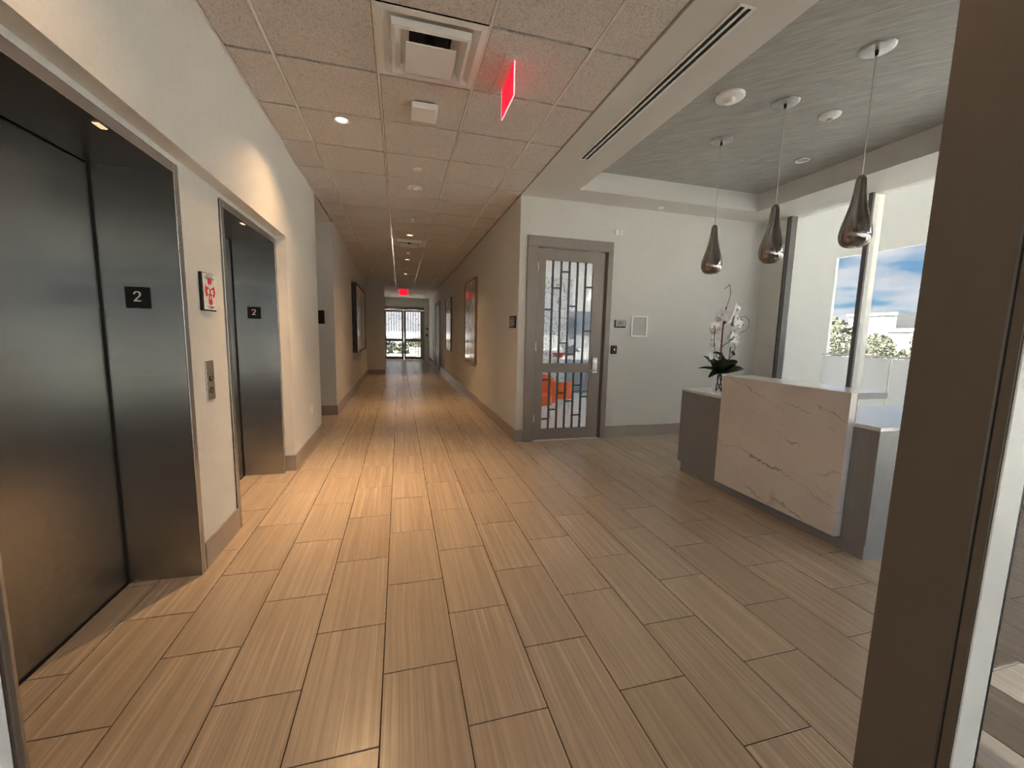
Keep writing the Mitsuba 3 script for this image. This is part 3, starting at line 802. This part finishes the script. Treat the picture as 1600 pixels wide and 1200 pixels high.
def frustum_ring(s_out, s_in, z_out, z_in, t=0.004):
    """A square sloped ring from half-size s_out at z_out to s_in at z_in."""
    q = np.array([[-1, -1], [1, -1], [1, 1], [-1, 1]], float)
    v = np.vstack([np.c_[q * s_out, np.full(4, z_out)], np.c_[q * s_in, np.full(4, z_in)], np.c_[q * (s_out), np.full(4, z_out + t)], np.c_[q * s_in, np.full(4, z_in + t)]])
    f = []
    for k in range(4):
        j = (k + 1) % 4
        f += [[k, j, 4 + j], [k, 4 + j, 4 + k], [8 + k, 12 + j, 8 + j], [8 + k, 12 + k, 12 + j], [k, 8 + j, j], [k, 8 + k, 8 + j], [4 + k, 4 + j, 12 + j], [4 + k, 12 + j, 12 + k]]
    m = trimesh.Trimesh(v, f, process=False); m.fix_normals()
    return m


def air_diffuser(key, xc, yc, hs, label, metal):
    z = H - 0.001
    o = [xc, yc, 0]
    parts = {'flange': cat(frustum_ring(hs, hs * 0.88, z, z - 0.004), frustum_ring(hs * 0.88, hs * 0.78, z - 0.004, z + 0.034), frustum_ring(hs * 0.78, hs * 0.40, z + 0.034, z + 0.036)),
             'outer_cone': cat(frustum_ring(hs * 0.72, hs * 0.66, z - 0.030, z - 0.034), frustum_ring(hs * 0.66, hs * 0.56, z - 0.034, z + 0.004), frustum_ring(hs * 0.725, hs * 0.72, z + 0.004, z - 0.030)),
             'inner_plate': cat(cbx(-hs * 0.47, hs * 0.47, -hs * 0.47, hs * 0.47, z - 0.058, z - 0.050, 0.003)),
             'neck': bx(-hs * 0.98, hs * 0.98, -hs * 0.98, hs * 0.98, z + 0.056, z + 0.06),
             'bracket': bx(-0.02, 0.02, hs * 0.1, hs * 0.13, z - 0.042, z + 0.055),
             'bracket_001': bx(-0.02, 0.02, -hs * 0.13, -hs * 0.1, z - 0.042, z + 0.055)}
    for nme, m in parts.items():
        m.apply_translation(o)
        put(f'{key}__{nme}', m, 'm_dark' if nme == 'neck' or nme.startswith('bracket') else metal)
    tag(key, label, 'air vent')


air_diffuser('air_diffuser', (CX[2] + CX[3]) / 2, CY0 - CL / 2, 0.300, 'big square white ceiling air diffuser beside the near exit sign', 'm_white_paint')
air_diffuser('air_diffuser_001', (CX[2] + CX[3]) / 2, CY0 + CL * 8.5, 0.300, 'square ceiling air diffuser farther down the corridor', 'm_white_paint')

put('ceiling_box__body', cbx(0.10, 0.285, 3.22, 3.43, H - 0.055, H - 0.012, 0.006), 'm_white')
put('ceiling_box__shadow_gap', bx(0.12, 0.265, 3.24, 3.41, H - 0.012, H + 0.0005), 'm_dark')  # shadow between box and tile put in as a dark block
tag('ceiling_box', 'small white rectangular box on the ceiling tile behind the air diffuser', 'ceiling device')


def downlight(key, x, y, label, power, z=H, r=0.055, lit=True, group=None, cut=62.0, spill=0.5, beam=0.75, glow=4.0):
    ring = lathe([(r * 0.8, 0.0), (r, 0.0), (r * 1.12, -0.006), (r * 0.95, -0.009), (r * 0.8, -0.004), (r * 0.8, 0.0)], 32); ring.apply_translation([x, y, z + 0.0005])
    put(f'{key}__trim', ring, 'm_white', smooth=40)
    lens = lathe([(0, -0.003), (r * 0.8, -0.003), (r * 0.8, -0.001), (0, -0.001)], 28); lens.apply_translation([x, y, z])
    if lit:
        scene[f'{key}__lens'] = mikit.ply(lens, 'm_white', emitter={'type': 'area', 'radiance': rgb(*(np.array([1, 0.8, 0.55]) * glow * K).tolist())})
        for nme, share, c, b in (('spill', spill, cut, 4.0), ('beam', beam, 38.0, 4.0)):      # a reflector lamp: a wide spill and a narrow beam
            scene[f'light_{nme}_of_{key}'] = {'type': 'spot', 'to_world': T().look_at(origin=[x, y, z - 0.015], target=[x, y, 0], up=[0, 1, 0]),
                                              'intensity': rgb(*(WARM * power * share).tolist()), 'cutoff_angle': c, 'beam_width': b}
    else:
        put(f'{key}__lens', lens, 'm_sign_gray')
    tag(key, label, 'downlight', group)


downlight('downlight', -0.427, 3.70, 'bright recessed downlight in the ceiling near the left wall', LAMP, spill=0.42, beam=1.3)
downlight('downlight_001', -0.427, 1.27, 'recessed downlight above the near elevator, just out of view', LAMP * 0.8, glow=0.8, spill=0.34, beam=0.0001)
downlight('downlight_002', 0.185, 7.49, 'lit downlight in front of the second air diffuser', LAMP * 0.6, cut=56.0)
downlight('downlight_003', 0.185, 12.4, 'lit downlight far down the corridor before the exit sign', LAMP * 0.3, cut=52.0)
downlight('downlight_004', 0.190, 9.95, 'faint downlight in mid corridor beyond the second air diffuser', LAMP * 0.12, cut=52.0)
downlight('downlight_005', 4.085, 3.564, 'unlit round downlight in the tray ceiling near the window', 0, z=ZT, r=0.06, lit=False)


def sprinkler(key, x, y, label, z=H):
    m = cat(lathe([(0, -0.004), (0.03, -0.004), (0.034, 0.0), (0, 0.0)], 24), lathe([(0, -0.028), (0.009, -0.028), (0.010, -0.004), (0, -0.004)], 12), lathe([(0, -0.031), (0.016, -0.031), (0.016, -0.028), (0, -0.028)], 16))
    m.apply_translation([x, y, z]); put(key, m, 'm_chrome', smooth=30)
    tag(key, label, 'sprinkler')


sprinkler('sprinkler', 0.196, 6.48, 'chrome ceiling sprinkler just in front of the second lit downlight')
sprinkler('sprinkler_001', 0.193, 9.15, 'chrome ceiling sprinkler just beyond the second air diffuser')
sprinkler('sprinkler_002', 0.220, 11.42, 'chrome ceiling sprinkler before the farthest lit downlight')


def cover_plate(key, x, y, r, label, z=H, m='m_white_paint'):
    p = lathe([(0, -0.008), (r * 0.9, -0.008), (r, -0.004), (r, 0), (0, 0)], 28); p.apply_translation([x, y, z])
    put(key, p, m, smooth=30); tag(key, label, 'sprinkler cover')


cover_plate('sprinkler_cover', 0.191, 4.52, 0.045, 'flat round cover plate on the third ceiling tile ahead in the middle column')
p = cat(lathe([(0.055, 0), (0.085, 0), (0.085, -0.006), (0.055, -0.010), (0.055, 0)], 32), lathe([(0, -0.020), (0.030, -0.018), (0.045, -0.004), (0.045, 0), (0, 0)], 28))
p.apply_translation([0.185, 5.10, H]); put('ceiling_speaker', p, 'm_white_paint', smooth=30); tag('ceiling_speaker', 'round ringed ceiling detector behind the flat cover plate', 'detector')
p = lathe([(0, -0.012), (0.028, -0.012), (0.036, -0.006), (0.036, 0), (0, 0)], 24); p.apply_translation([3.25, 4.77, H]); put('sprinkler_cover_001', p, 'm_white', smooth=30)
tag('sprinkler_cover_001', 'tiny white sprinkler cover in the soffit above the notice frame', 'sprinkler cover')
# tray devices
b = lathe([(0.105, 0.0), (0.105, -0.012), (0.095, -0.022), (0.06, -0.026), (0, -0.026), (0, 0)][::-1], 36); b.apply_translation([2.50, 2.86, ZT]); put('smoke_detector__base', b, 'm_white', smooth=35)
b = lathe([(0, -0.055), (0.03, -0.055), (0.038, -0.045), (0.045, -0.026), (0, -0.026)], 28); b.apply_translation([2.50, 2.86, ZT]); put('smoke_detector__sensor', b, 'm_white_paint', smooth=35)
tag('smoke_detector', 'large round white smoke detector on the tray ceiling left of the pendants', 'smoke detector')
b = lathe([(0, -0.03), (0.03, -0.03), (0.05, -0.022), (0.075, -0.01), (0.08, 0), (0, 0)], 32); b.apply_translation([3.49, 2.834, ZT]); put('ceiling_detector__base', b, 'm_white', smooth=35)
b = lathe([(0, -0.045), (0.018, -0.045), (0.022, -0.03), (0, -0.03)], 20); b.apply_translation([3.49, 2.834, ZT]); put('ceiling_detector__tip', b, 'm_sign_gray', smooth=35)
tag('ceiling_detector', 'smaller round detector on the tray ceiling right of the middle pendant', 'detector')

# linear diffuser
sx = [1.650, 1.662, 1.686, 1.700, 1.724, 1.740]
put('linear_diffuser__frame', cat(bx(1.648, 1.664, 1.88, 3.76, H - 0.004, H), bx(1.690, 1.706, 1.88, 3.76, H - 0.004, H), bx(1.732, 1.748, 1.88, 3.76, H - 0.004, H), bx(1.648, 1.748, 3.76, 3.772, H - 0.004, H), bx(1.648, 1.748, 1.868, 1.88, H - 0.004, H)), 'm_white_paint')
for k, a in enumerate((1.664, 1.706)):
    put(num('linear_diffuser__slot', k), bx(a, a + 0.026, 1.88, 3.76, H - 0.0015, H), 'm_dark')
tag('linear_diffuser', 'long two-slot linear air diffuser in the lobby soffit', 'air vent')

# ------------------------------------------------------------------ pendants
PX, PYS = 2.98, (2.15, 2.80, 3.475)
PL = ['drop pendant lamp nearest the camera, in front of the window mullion', 'middle one of the three silver drop pendants', 'silver drop pendant lamp farthest from the camera, nearest the back wall']
for k, y in enumerate(PYS):
    key = num('pendant_lamp', k)
    c = lathe([(0, -0.014), (0.085, -0.012), (0.098, -0.004), (0.098, 0), (0, 0)], 40); c.apply_translation([PX, y, ZT]); put(f'{key}__canopy', c, 'm_steel', smooth=35)
    c = lathe([(0, -0.045), (0.008, -0.045), (0.011, -0.014), (0, -0.014)], 16); c.apply_translation([PX, y, ZT]); put(f'{key}__cord_grip', c, 'm_black_plate', smooth=35)
    put(f'{key}__cord', cyl(0.0042, [PX, y, 2.475], [PX, y, ZT - 0.045], 10), 'm_sign_gray', smooth=30)
    prof = [(0, 0.0), (0.060, 0.0), (0.085, 0.008), (0.112, 0.028), (0.128, 0.058), (0.130, 0.085), (0.124, 0.120), (0.106, 0.168), (0.084, 0.222), (0.062, 0.285), (0.048, 0.345), (0.040, 0.405), (0.036, 0.435), (0.026, 0.452), (0.016, 0.462), (0, 0.464)]
    from scipy.interpolate import PchipInterpolator
    s = lathe([(r * 0.70 + 0.003 * (r > 0), z) for r, z in prof], 48)
    v = s.vertices.copy(); ang = np.arctan2(v[:, 1], v[:, 0]); wob = 1 + 0.03 * np.sin(2 * ang + 6 * v[:, 2] + k) * np.clip(v[:, 2] / 0.1, 0, 1) + 0.012 * np.sin(3 * ang - 9 * v[:, 2])
    v[:, :2] *= wob[:, None]; s = trimesh.Trimesh(v, s.faces, process=False)
    s.apply_translation([PX, y, 2.012]); put(f'{key}__shade', s, 'm_smoke_chrome', smooth=50)
    labels[f'{key}__shade'] = {'label': 'smoky mirrored teardrop glass shade'}
    tag(key, PL[k], 'pendant lamp', 'silver drop pendants over the reception desk')

# ------------------------------------------------------------------ reception desk
DX = 2.80
put('reception_desk__body', cat(cbx(DX, 3.42, 1.735, 3.545, 0.10, 0.835, 0.003)), 'm_laminate')
put('reception_desk__wing', cbx(3.42, 4.25, 1.735, 2.35, 0.10, 0.835, 0.003), 'm_laminate')
put('reception_desk__kick', cat(bx(DX + 0.012, 3.40, 1.747, 3.50, 0.0, 0.10), bx(3.40, 4.23, 1.747, 2.33, 0, 0.10)), 'm_laminate')
put('reception_desk__counter', cat(cbx(DX - 0.001, 3.44, 1.733, 3.547, 0.835, 0.860, 0.002), cbx(3.44, 4.27, 1.733, 2.37, 0.835, 0.860, 0.002)), 'm_counter')
put('reception_desk__front_panel', cbx(2.745, 2.7985, 1.885, 2.955, 0.095, 1.052, 0.0015), 'm_marble')
labels['reception_desk__front_panel'] = {'label': 'veined white marble front slab'}
put('reception_desk__transaction_shelf', cbx(2.7985, 3.065, 1.8855, 2.9545, 1.010, 1.0495, 0.0015), 'm_laminate')
put('reception_desk__transaction_top', cbx(2.7985, 3.066, 1.885, 2.955, 1.0495, 1.053, 0.0008), 'm_counter')
put('reception_desk__riser', bx(2.7985, 2.83, 1.90, 2.945, 0.860, 1.010), 'm_laminate')
tag('reception_desk', 'grey reception desk with a white marble front slab by the window', 'reception desk')

# ------------------------------------------------------------------ orchid in a glass vase
VX, VY, VZ = 2.885, 3.145, 0.8605
m = lathe([(0.0, 0.001), (0.058, 0.001), (0.061, 0.005), (0.061, 0.190), (0.0595, 0.193), (0.057, 0.190), (0.056, 0.016), (0.0, 0.014)], 48); m.apply_translation([VX, VY, VZ])
put('glass_vase', m, 'm_vase_glass', smooth=40)
tag('glass_vase', 'clear cylindrical glass vase on the desk counter beside the marble slab', 'vase')

O = np.array([VX, VY, VZ])
roots = []
for k in range(4):
    a = k * 1.6
    roots.append(tube(spline([O + [0.03 * math.cos(a), 0.03 * math.sin(a), 0.025], O + [0.02 * math.cos(a + 1.2), 0.02 * math.sin(a + 1.2), 0.09], O + [0.02 * math.cos(a + 2), 0.02 * math.sin(a + 2), 0.15], O + [0.01 * math.cos(a), 0.01 * math.sin(a), 0.215]], 10), 0.005, 6))
put('orchid__roots', cat(*roots), 'm_root', smooth=40)


def blade(base, direction, length, width, droop, curl=0.25, n=10, lift0=0.5, tilt=0.0):
    """A thick strap leaf from base along direction (xy), rising then drooping, rolled by tilt about its own axis."""
    d = np.array([*direction, 0.0]); d /= np.linalg.norm(d); s = np.cross(d, [0, 0, 1.0])
    s = s * math.cos(tilt) + np.array([0, 0, 1.0]) * math.sin(tilt)
    nn = np.cross(s, d)
    top = []
    for i in range(n + 1):
        t = i / n
        c = base + d * length * t + np.array([0, 0, length * (lift0 * t - droop * t * t)])
        w = width * math.sin(math.pi * min(1, 0.12 + 0.88 * t ** 0.8)) ** 0.7 + 0.002
        for q in (-1, -0.5, 0, 0.5, 1):
            top.append(c + s * w * q * 0.5 + nn * curl * w * q * q * 0.5)
    nv = 5
    v = np.array(top); v2 = v - nn * 0.003
    f = []
    for i in range(n):
        for q in range(nv - 1):
            a = i * nv + q
            f += [[a, a + 1, a + nv], [a + 1, a + nv + 1, a + nv]]
    f = np.array(f)
    return trimesh.Trimesh(np.vstack([v, v2]), np.vstack([f, f[:, ::-1] + len(v)]), process=False)


LB = O + [0, 0, 0.205]
leaf_specs = [((-1, 0.1), 0.23, 0.055, 0.30, 0.45, -0.5), ((-0.95, -0.3), 0.18, 0.060, 0.45, 0.20, 0.5), ((1, -0.15), 0.24, 0.095, 0.25, 0.38, -0.7), ((0.95, 0.25), 0.19, 0.055, 0.05, 0.62, 0.5),
              ((-0.6, 0.6), 0.15, 0.13, 0.30, 1.25, 0.2), ((0.35, 0.7), 0.17, 0.14, 0.15, 1.25, 0.0), ((0.45, -0.8), 0.14, 0.14, 0.45, 1.15, 0.3), ((-0.5, -0.6), 0.15, 0.14, 0.40, 1.2, -0.3),
              ((0.85, -0.35), 0.15, 0.13, 0.35, 1.05, -0.5), ((-0.9, 0.05), 0.14, 0.13, 0.35, 1.1, 0.5)]
for k, (d, L_, w, dr_, li, ti) in enumerate(leaf_specs):
    put(num('orchid__leaf', k), blade(LB, d, L_, w, dr_, lift0=li, tilt=ti), 'm_leaf', smooth=50)


def P(dx, z, dy=0.0):
    """Point of the plant: dx metres right of the stem's foot, height z above the floor."""
    return np.array([VX + dx, VY + dy, z])


stems = [spline([P(-0.012, 1.06), P(-0.008, 1.25), P(0.0, 1.45, 0.01), P(0.008, 1.60, 0.01), P(0.012, 1.665)], 24),
         spline([P(0.05, 1.07), P(0.062, 1.20, -0.03), P(0.065, 1.33, -0.03), P(0.06, 1.45, -0.03), P(0.068, 1.60, -0.04)], 24),
         spline([P(-0.02, 1.17), P(-0.06, 1.19, -0.04), P(-0.11, 1.24, -0.05), P(-0.14, 1.36, -0.05), P(-0.12, 1.50, -0.04), P(-0.06, 1.58, -0.03)], 30),
         spline([P(0.0, 1.30), P(0.04, 1.34, -0.02), P(0.09, 1.37, -0.03), P(0.14, 1.42, -0.02)], 20)]
srad = [np.linspace(0.0085, 0.006, 24), np.linspace(0.006, 0.004, 24), np.linspace(0.004, 0.003, 30), np.linspace(0.004, 0.003, 20)]
for k, (s, r) in enumerate(zip(stems, srad)):
    put(num('orchid__stem', k), tube(s, r, 8), 'm_stem' if k == 0 else 'm_tendril', smooth=50)
for k, s in enumerate([[P(0.012, 1.66), P(0.03, 1.72), P(0.045, 1.79), P(0.03, 1.86), P(0.005, 1.85), P(-0.03, 1.835)],
                       [P(0.10, 1.40), P(0.17, 1.43), P(0.25, 1.46), P(0.285, 1.52), P(0.25, 1.575), P(0.19, 1.58), P(0.15, 1.565)],
                       [P(0.14, 1.55), P(0.19, 1.56), P(0.21, 1.53), P(0.225, 1.50)],
                       [P(0.07, 1.18), P(0.12, 1.22), P(0.15, 1.30), P(0.16, 1.36)]]):
    put(num('orchid__tendril', k), tube(spline(s, 24), 0.0026, 6), 'm_tendril', smooth=50)


def petal(length, width, cup):
    n, m = 6, 4
    v = []
    for i in range(n + 1):
        t = i / n
        w = width * (math.sin(math.pi * (0.06 + 0.90 * t)) ** 0.8)
        for q in range(m + 1):
            s = q / m * 2 - 1
            v.append([length * t, s * w / 2, cup * (t * t) * length - 0.15 * w * s * s])
    f = []
    for i in range(n):
        for q in range(m):
            a = i * (m + 1) + q
            f += [[a, a + m + 1, a + 1], [a + 1, a + m + 1, a + m + 2]]
    return np.array(v), np.array(f)


def flower(size, g):
    vs, fs, at = [], [], 0
    for k, (ang, L_, w, cup) in enumerate(((90, 1, 0.6, -0.2), (210, 1, 0.6, -0.2), (330, 1, 0.6, -0.2), (15, 1.02, 1.0, 0.05), (165, 1.02, 1.0, 0.05))):
        v, f = petal(size * L_, size * w, cup + g.uniform(-0.15, 0.15))
        a = math.radians(ang + g.uniform(-8, 8)); R = np.array([[math.cos(a), -math.sin(a), 0], [math.sin(a), math.cos(a), 0], [0, 0, 1]])
        v = v @ R.T + [0, 0, 0.002 if k > 2 else 0]
        vs.append(v); fs.append(f + at); at += len(v)
    return trimesh.Trimesh(np.vstack(vs), np.vstack(fs), process=False)


LIP = trimesh.creation.icosphere(subdivisions=2, radius=0.009); LIP.apply_scale([0.9, 1.3, 0.9])
spots = [(-0.085, 1.60), (-0.055, 1.555), (-0.12, 1.545), (-0.145, 1.49), (-0.11, 1.44), (-0.145, 1.37), (-0.10, 1.33), (-0.125, 1.29), (-0.11, 1.215),
         (0.075, 1.645), (0.055, 1.585), (0.105, 1.575), (0.05, 1.52), (0.10, 1.50), (0.06, 1.455), (0.12, 1.455), (0.05, 1.40), (0.095, 1.39), (0.075, 1.335), (0.14, 1.51)]
g = random.Random(5)
for k, (dx, z) in enumerate(spots):
    m = flower(g.uniform(0.046, 0.058), g)
    yaw, pit = g.uniform(-0.9, 0.9), g.uniform(-0.5, 0.5)
    nrm = np.array([math.sin(yaw), -math.cos(yaw) * math.cos(pit), math.sin(pit)]); nrm /= np.linalg.norm(nrm)
    r_ = np.cross([0, 0, 1.0], nrm); r_ /= np.linalg.norm(r_)
    o = P(dx, z, -0.05 + g.uniform(-0.03, 0.03))
    key = num('orchid__flower', k)
    up = np.cross(nrm, r_)
    put(key, place(m, o, r_, up), 'm_petal', smooth=60)
    put(key + '__lip', place(LIP, o + nrm * 0.006 - up * 0.008, r_, up), 'm_lip', smooth=True)
for k, (dx, z) in enumerate([(-0.005, 1.525), (-0.012, 1.235), (0.115, 1.25), (0.13, 1.235), (-0.115, 1.17)]):
    b = trimesh.creation.icosphere(subdivisions=2, radius=0.012); b.apply_scale([1, 0.9, 1.2]); b.apply_translation(P(dx, z, -0.012)); put(num('orchid__bud', k), b, 'm_root', smooth=True)
tag('orchid', 'white flowering orchid with dark green leaves and curling stems in the glass vase', 'orchid')

# ------------------------------------------------------------------ the room behind the lattice door
mat('m_room_floor', prin((0.76, 0.78, 0.78), 0.3, 0.5))


def speckle_fn(p, n, uv):
    d = smoothstep(0.62, 0.72, noise(p.x * 44, p.z * 44, p.y * 34))
    return mix((0.82, 0.82, 0.82), (0.36, 0.36, 0.38), d)


mat('m_speckle', prin(mikit.proc(speckle_fn), 0.7, 0.2))
mat('m_bluegrey', prin((0.30, 0.36, 0.44), 0.4, 0.5))
struct('floor_room', bx(XR + 0.14, XW + 0.2, YB + 0.12, 10.6, -0.0024, 0.001), 'm_room_floor', 'pale floor of the room behind the lattice door')
struct('wall_room', cat(bx(XR + 0.14, XW + 0.2, 10.5, 10.62, 0, H), bx(XR + 0.14, XR + 0.16, YB + 0.12, 10.5, 0, H)), 'm_room_white', 'white walls of the room behind the lattice door')
struct('ceiling_room', bx(XR + 0.14, XW + 0.2, YB + 0.12, 10.62, H, H + 0.1), 'm_room_white', 'white ceiling of the room behind the lattice door')
put('window_2__frame', cat(bx(XW, XW + 0.12, YB + 0.12, 10.5, 0, 0.06), bx(XW, XW + 0.12, 7.4, 7.45, 0.06, H), bx(XW, XW + 0.12, 9.0, 9.05, 0.06, H)), 'm_alu_light')
put('window_2__pane', bx(XW + 0.1, XW + 0.101, YB + 0.12, 10.5, 0.06, H), 'm_glass')
tag('window_2', 'tall window of the bright room behind the lattice door', kind='structure')
put('patterned_screen', cbx(3.74, 4.55, 10.44, 10.49, 0.02, 2.9, 0.004), 'm_speckle'); tag('patterned_screen', 'white speckled panel seen through the upper lattice panes', 'panel')
put('tall_cabinet__body', cbx(4.02, 4.62, 9.0, 9.5, 0.04, 1.95, 0.004), 'm_bluegrey')
put('tall_cabinet__door', cbx(4.03, 4.315, 8.985, 9.0, 0.06, 1.93, 0.003), 'm_bluegrey')
put('tall_cabinet__door_001', cbx(4.325, 4.61, 8.985, 9.0, 0.06, 1.93, 0.003), 'm_bluegrey')
tag('tall_cabinet', 'blue grey cabinet seen through the right lattice panes', 'cabinet')


def tub_chair(key, x, y, rot, label, s=1.0):
    outer = []
    for t in np.linspace(math.radians(-35), math.radians(215), 26):
        outer.append((0.34 * math.cos(t), 0.32 * math.sin(t)))
    inner = [(0.27 * math.cos(t), 0.25 * math.sin(t)) for t in np.linspace(math.radians(-35), math.radians(215), 26)]
    shell = extrude(Polygon(outer + inner[::-1]), 0.48); shell.apply_translation([0, 0, 0.27])
    v = shell.vertices.copy(); up = v[:, 2] > 0.6
    v[up, 2] -= 0.16 * np.clip(0.15 - v[up, 1] / 0.32, 0, 1); shell = trimesh.Trimesh(v, shell.faces, process=False)
    seat = lathe([(0, 0.26), (0.27, 0.26), (0.285, 0.30), (0.27, 0.42), (0.2, 0.435), (0, 0.44)], 32)
    legs = [tube([[0.2 * math.cos(a), 0.2 * math.sin(a), 0.27], [0.26 * math.cos(a), 0.26 * math.sin(a), 0.002]], [0.016, 0.011], 10) for a in np.radians([45, 135, 225, 315])]
    M = T().translate([x, y, 0.0]).rotate([0, 0, 1], rot).scale(s)
    for nme, m in (('shell', shell), ('seat', seat), *((num('leg', i), l) for i, l in enumerate(legs))):
        scene[f'{key}__{nme}'] = mikit.ply(m, 'm_orange' if not nme.startswith('leg') else 'm_steel', smooth=40, to_world=M)
    tag(key, label, 'chair')


tub_chair('orange_chair', 2.16, 6.30, 20, 'bright orange tub chair at the lower left lattice panes', 0.95)
tub_chair('orange_chair_001', 2.98, 7.25, 195, 'orange tub chair seen through the middle lower lattice panes', 0.66)
t = lathe([(0, 0.0), (0.20, 0.0), (0.20, 0.015), (0.025, 0.03), (0.02, 0.85), (0.05, 0.87), (0, 0.87)], 32); t.apply_translation([3.34, 8.35, 0.001]); put('bistro_table__base', t, 'm_steel', smooth=35)
t = lathe([(0, 0.87), (0.36, 0.87), (0.37, 0.885), (0.36, 0.90), (0, 0.90)], 40); t.apply_translation([3.34, 8.35, 0.001]); put('bistro_table__top', t, 'm_white', smooth=35)
tag('bistro_table', 'round white bar table behind the orange chairs', 'table')
t = cat(lathe([(0.10, 0.0), (0.12, 0.0), (0.14, 0.09), (0.12, 0.09), (0.10, 0.0)], 28)); t.apply_translation([3.33, 8.28, 0.902]); put('red_bowl', t, 'm_red', smooth=40)
tag('red_bowl', 'small red bowl on the round table behind the lattice door', 'bowl')

# ------------------------------------------------------------------ terrace outside the far doors
struct('floor_terrace', bx(-6, 8, YEND + 0.3, YEND + 6, -0.3, -0.03), 'm_facade', 'pale terrace beyond the far doors')
put('terrace_planter__box', cbx(0.55, 2.6, YEND + 3.4, YEND + 4.0, -0.03, 0.5, 0.01), 'm_bldg')
m = crown(0.42, 0.40, 91, 500); m.vertices[:, 0] *= 2.2; m.apply_translation([1.5, YEND + 3.7, 0.78]); put('terrace_planter__shrub', m, 'm_hazed_foliage')
tag('terrace_planter', 'planter with green shrub glimpsed through the right far door', 'planter')
struct('ground_far', bx(-200, 7.9, YEND + 6, 420, -7.2, -7.0), 'm_ground', 'low ground beyond the far doors')
for k, (x, y, z, r, lab) in enumerate([(1.6, 40, -0.9, 1.8, 'pale green tree seen through the right far door'), (-2.2, 46, -1.3, 2.2, 'tree seen through the left far door')]):
    key = num('tree', k + len(tree_spots))
    m = crown(r * 1.25, r * 0.9, 140 + k); m.apply_translation([x, y, z]); put(f'{key}__crown', m, 'm_hazed_foliage')
    put(f'{key}__trunk', tube([[x, y, -7.0], [x + 0.1, y, (z - 7) / 2], [x, y, z]], [0.35, 0.28, 0.18], 10), 'm_trunk', smooth=40)
    tag(key, lab, 'tree')

# alike things share a group
for base, phrase in {'elevator': 'elevators in the left wall', 'exit_sign': 'red exit signs under the corridor ceiling', 'air_diffuser': 'square air diffusers in the corridor ceiling', 'downlight': 'recessed ceiling downlights',
                     'sprinkler': 'chrome sprinklers in the corridor ceiling', 'sprinkler_cover': 'round sprinkler covers', 'framed_picture': 'framed pictures along the corridor', 'tree': 'trees outdoors',
                     'orange_chair': 'orange chairs behind the lattice door'}.items():
    for key in labels:
        if key == base or (key.startswith(base + '_') and key[len(base) + 1:].isdigit()):
            labels[key].setdefault('group', phrase)
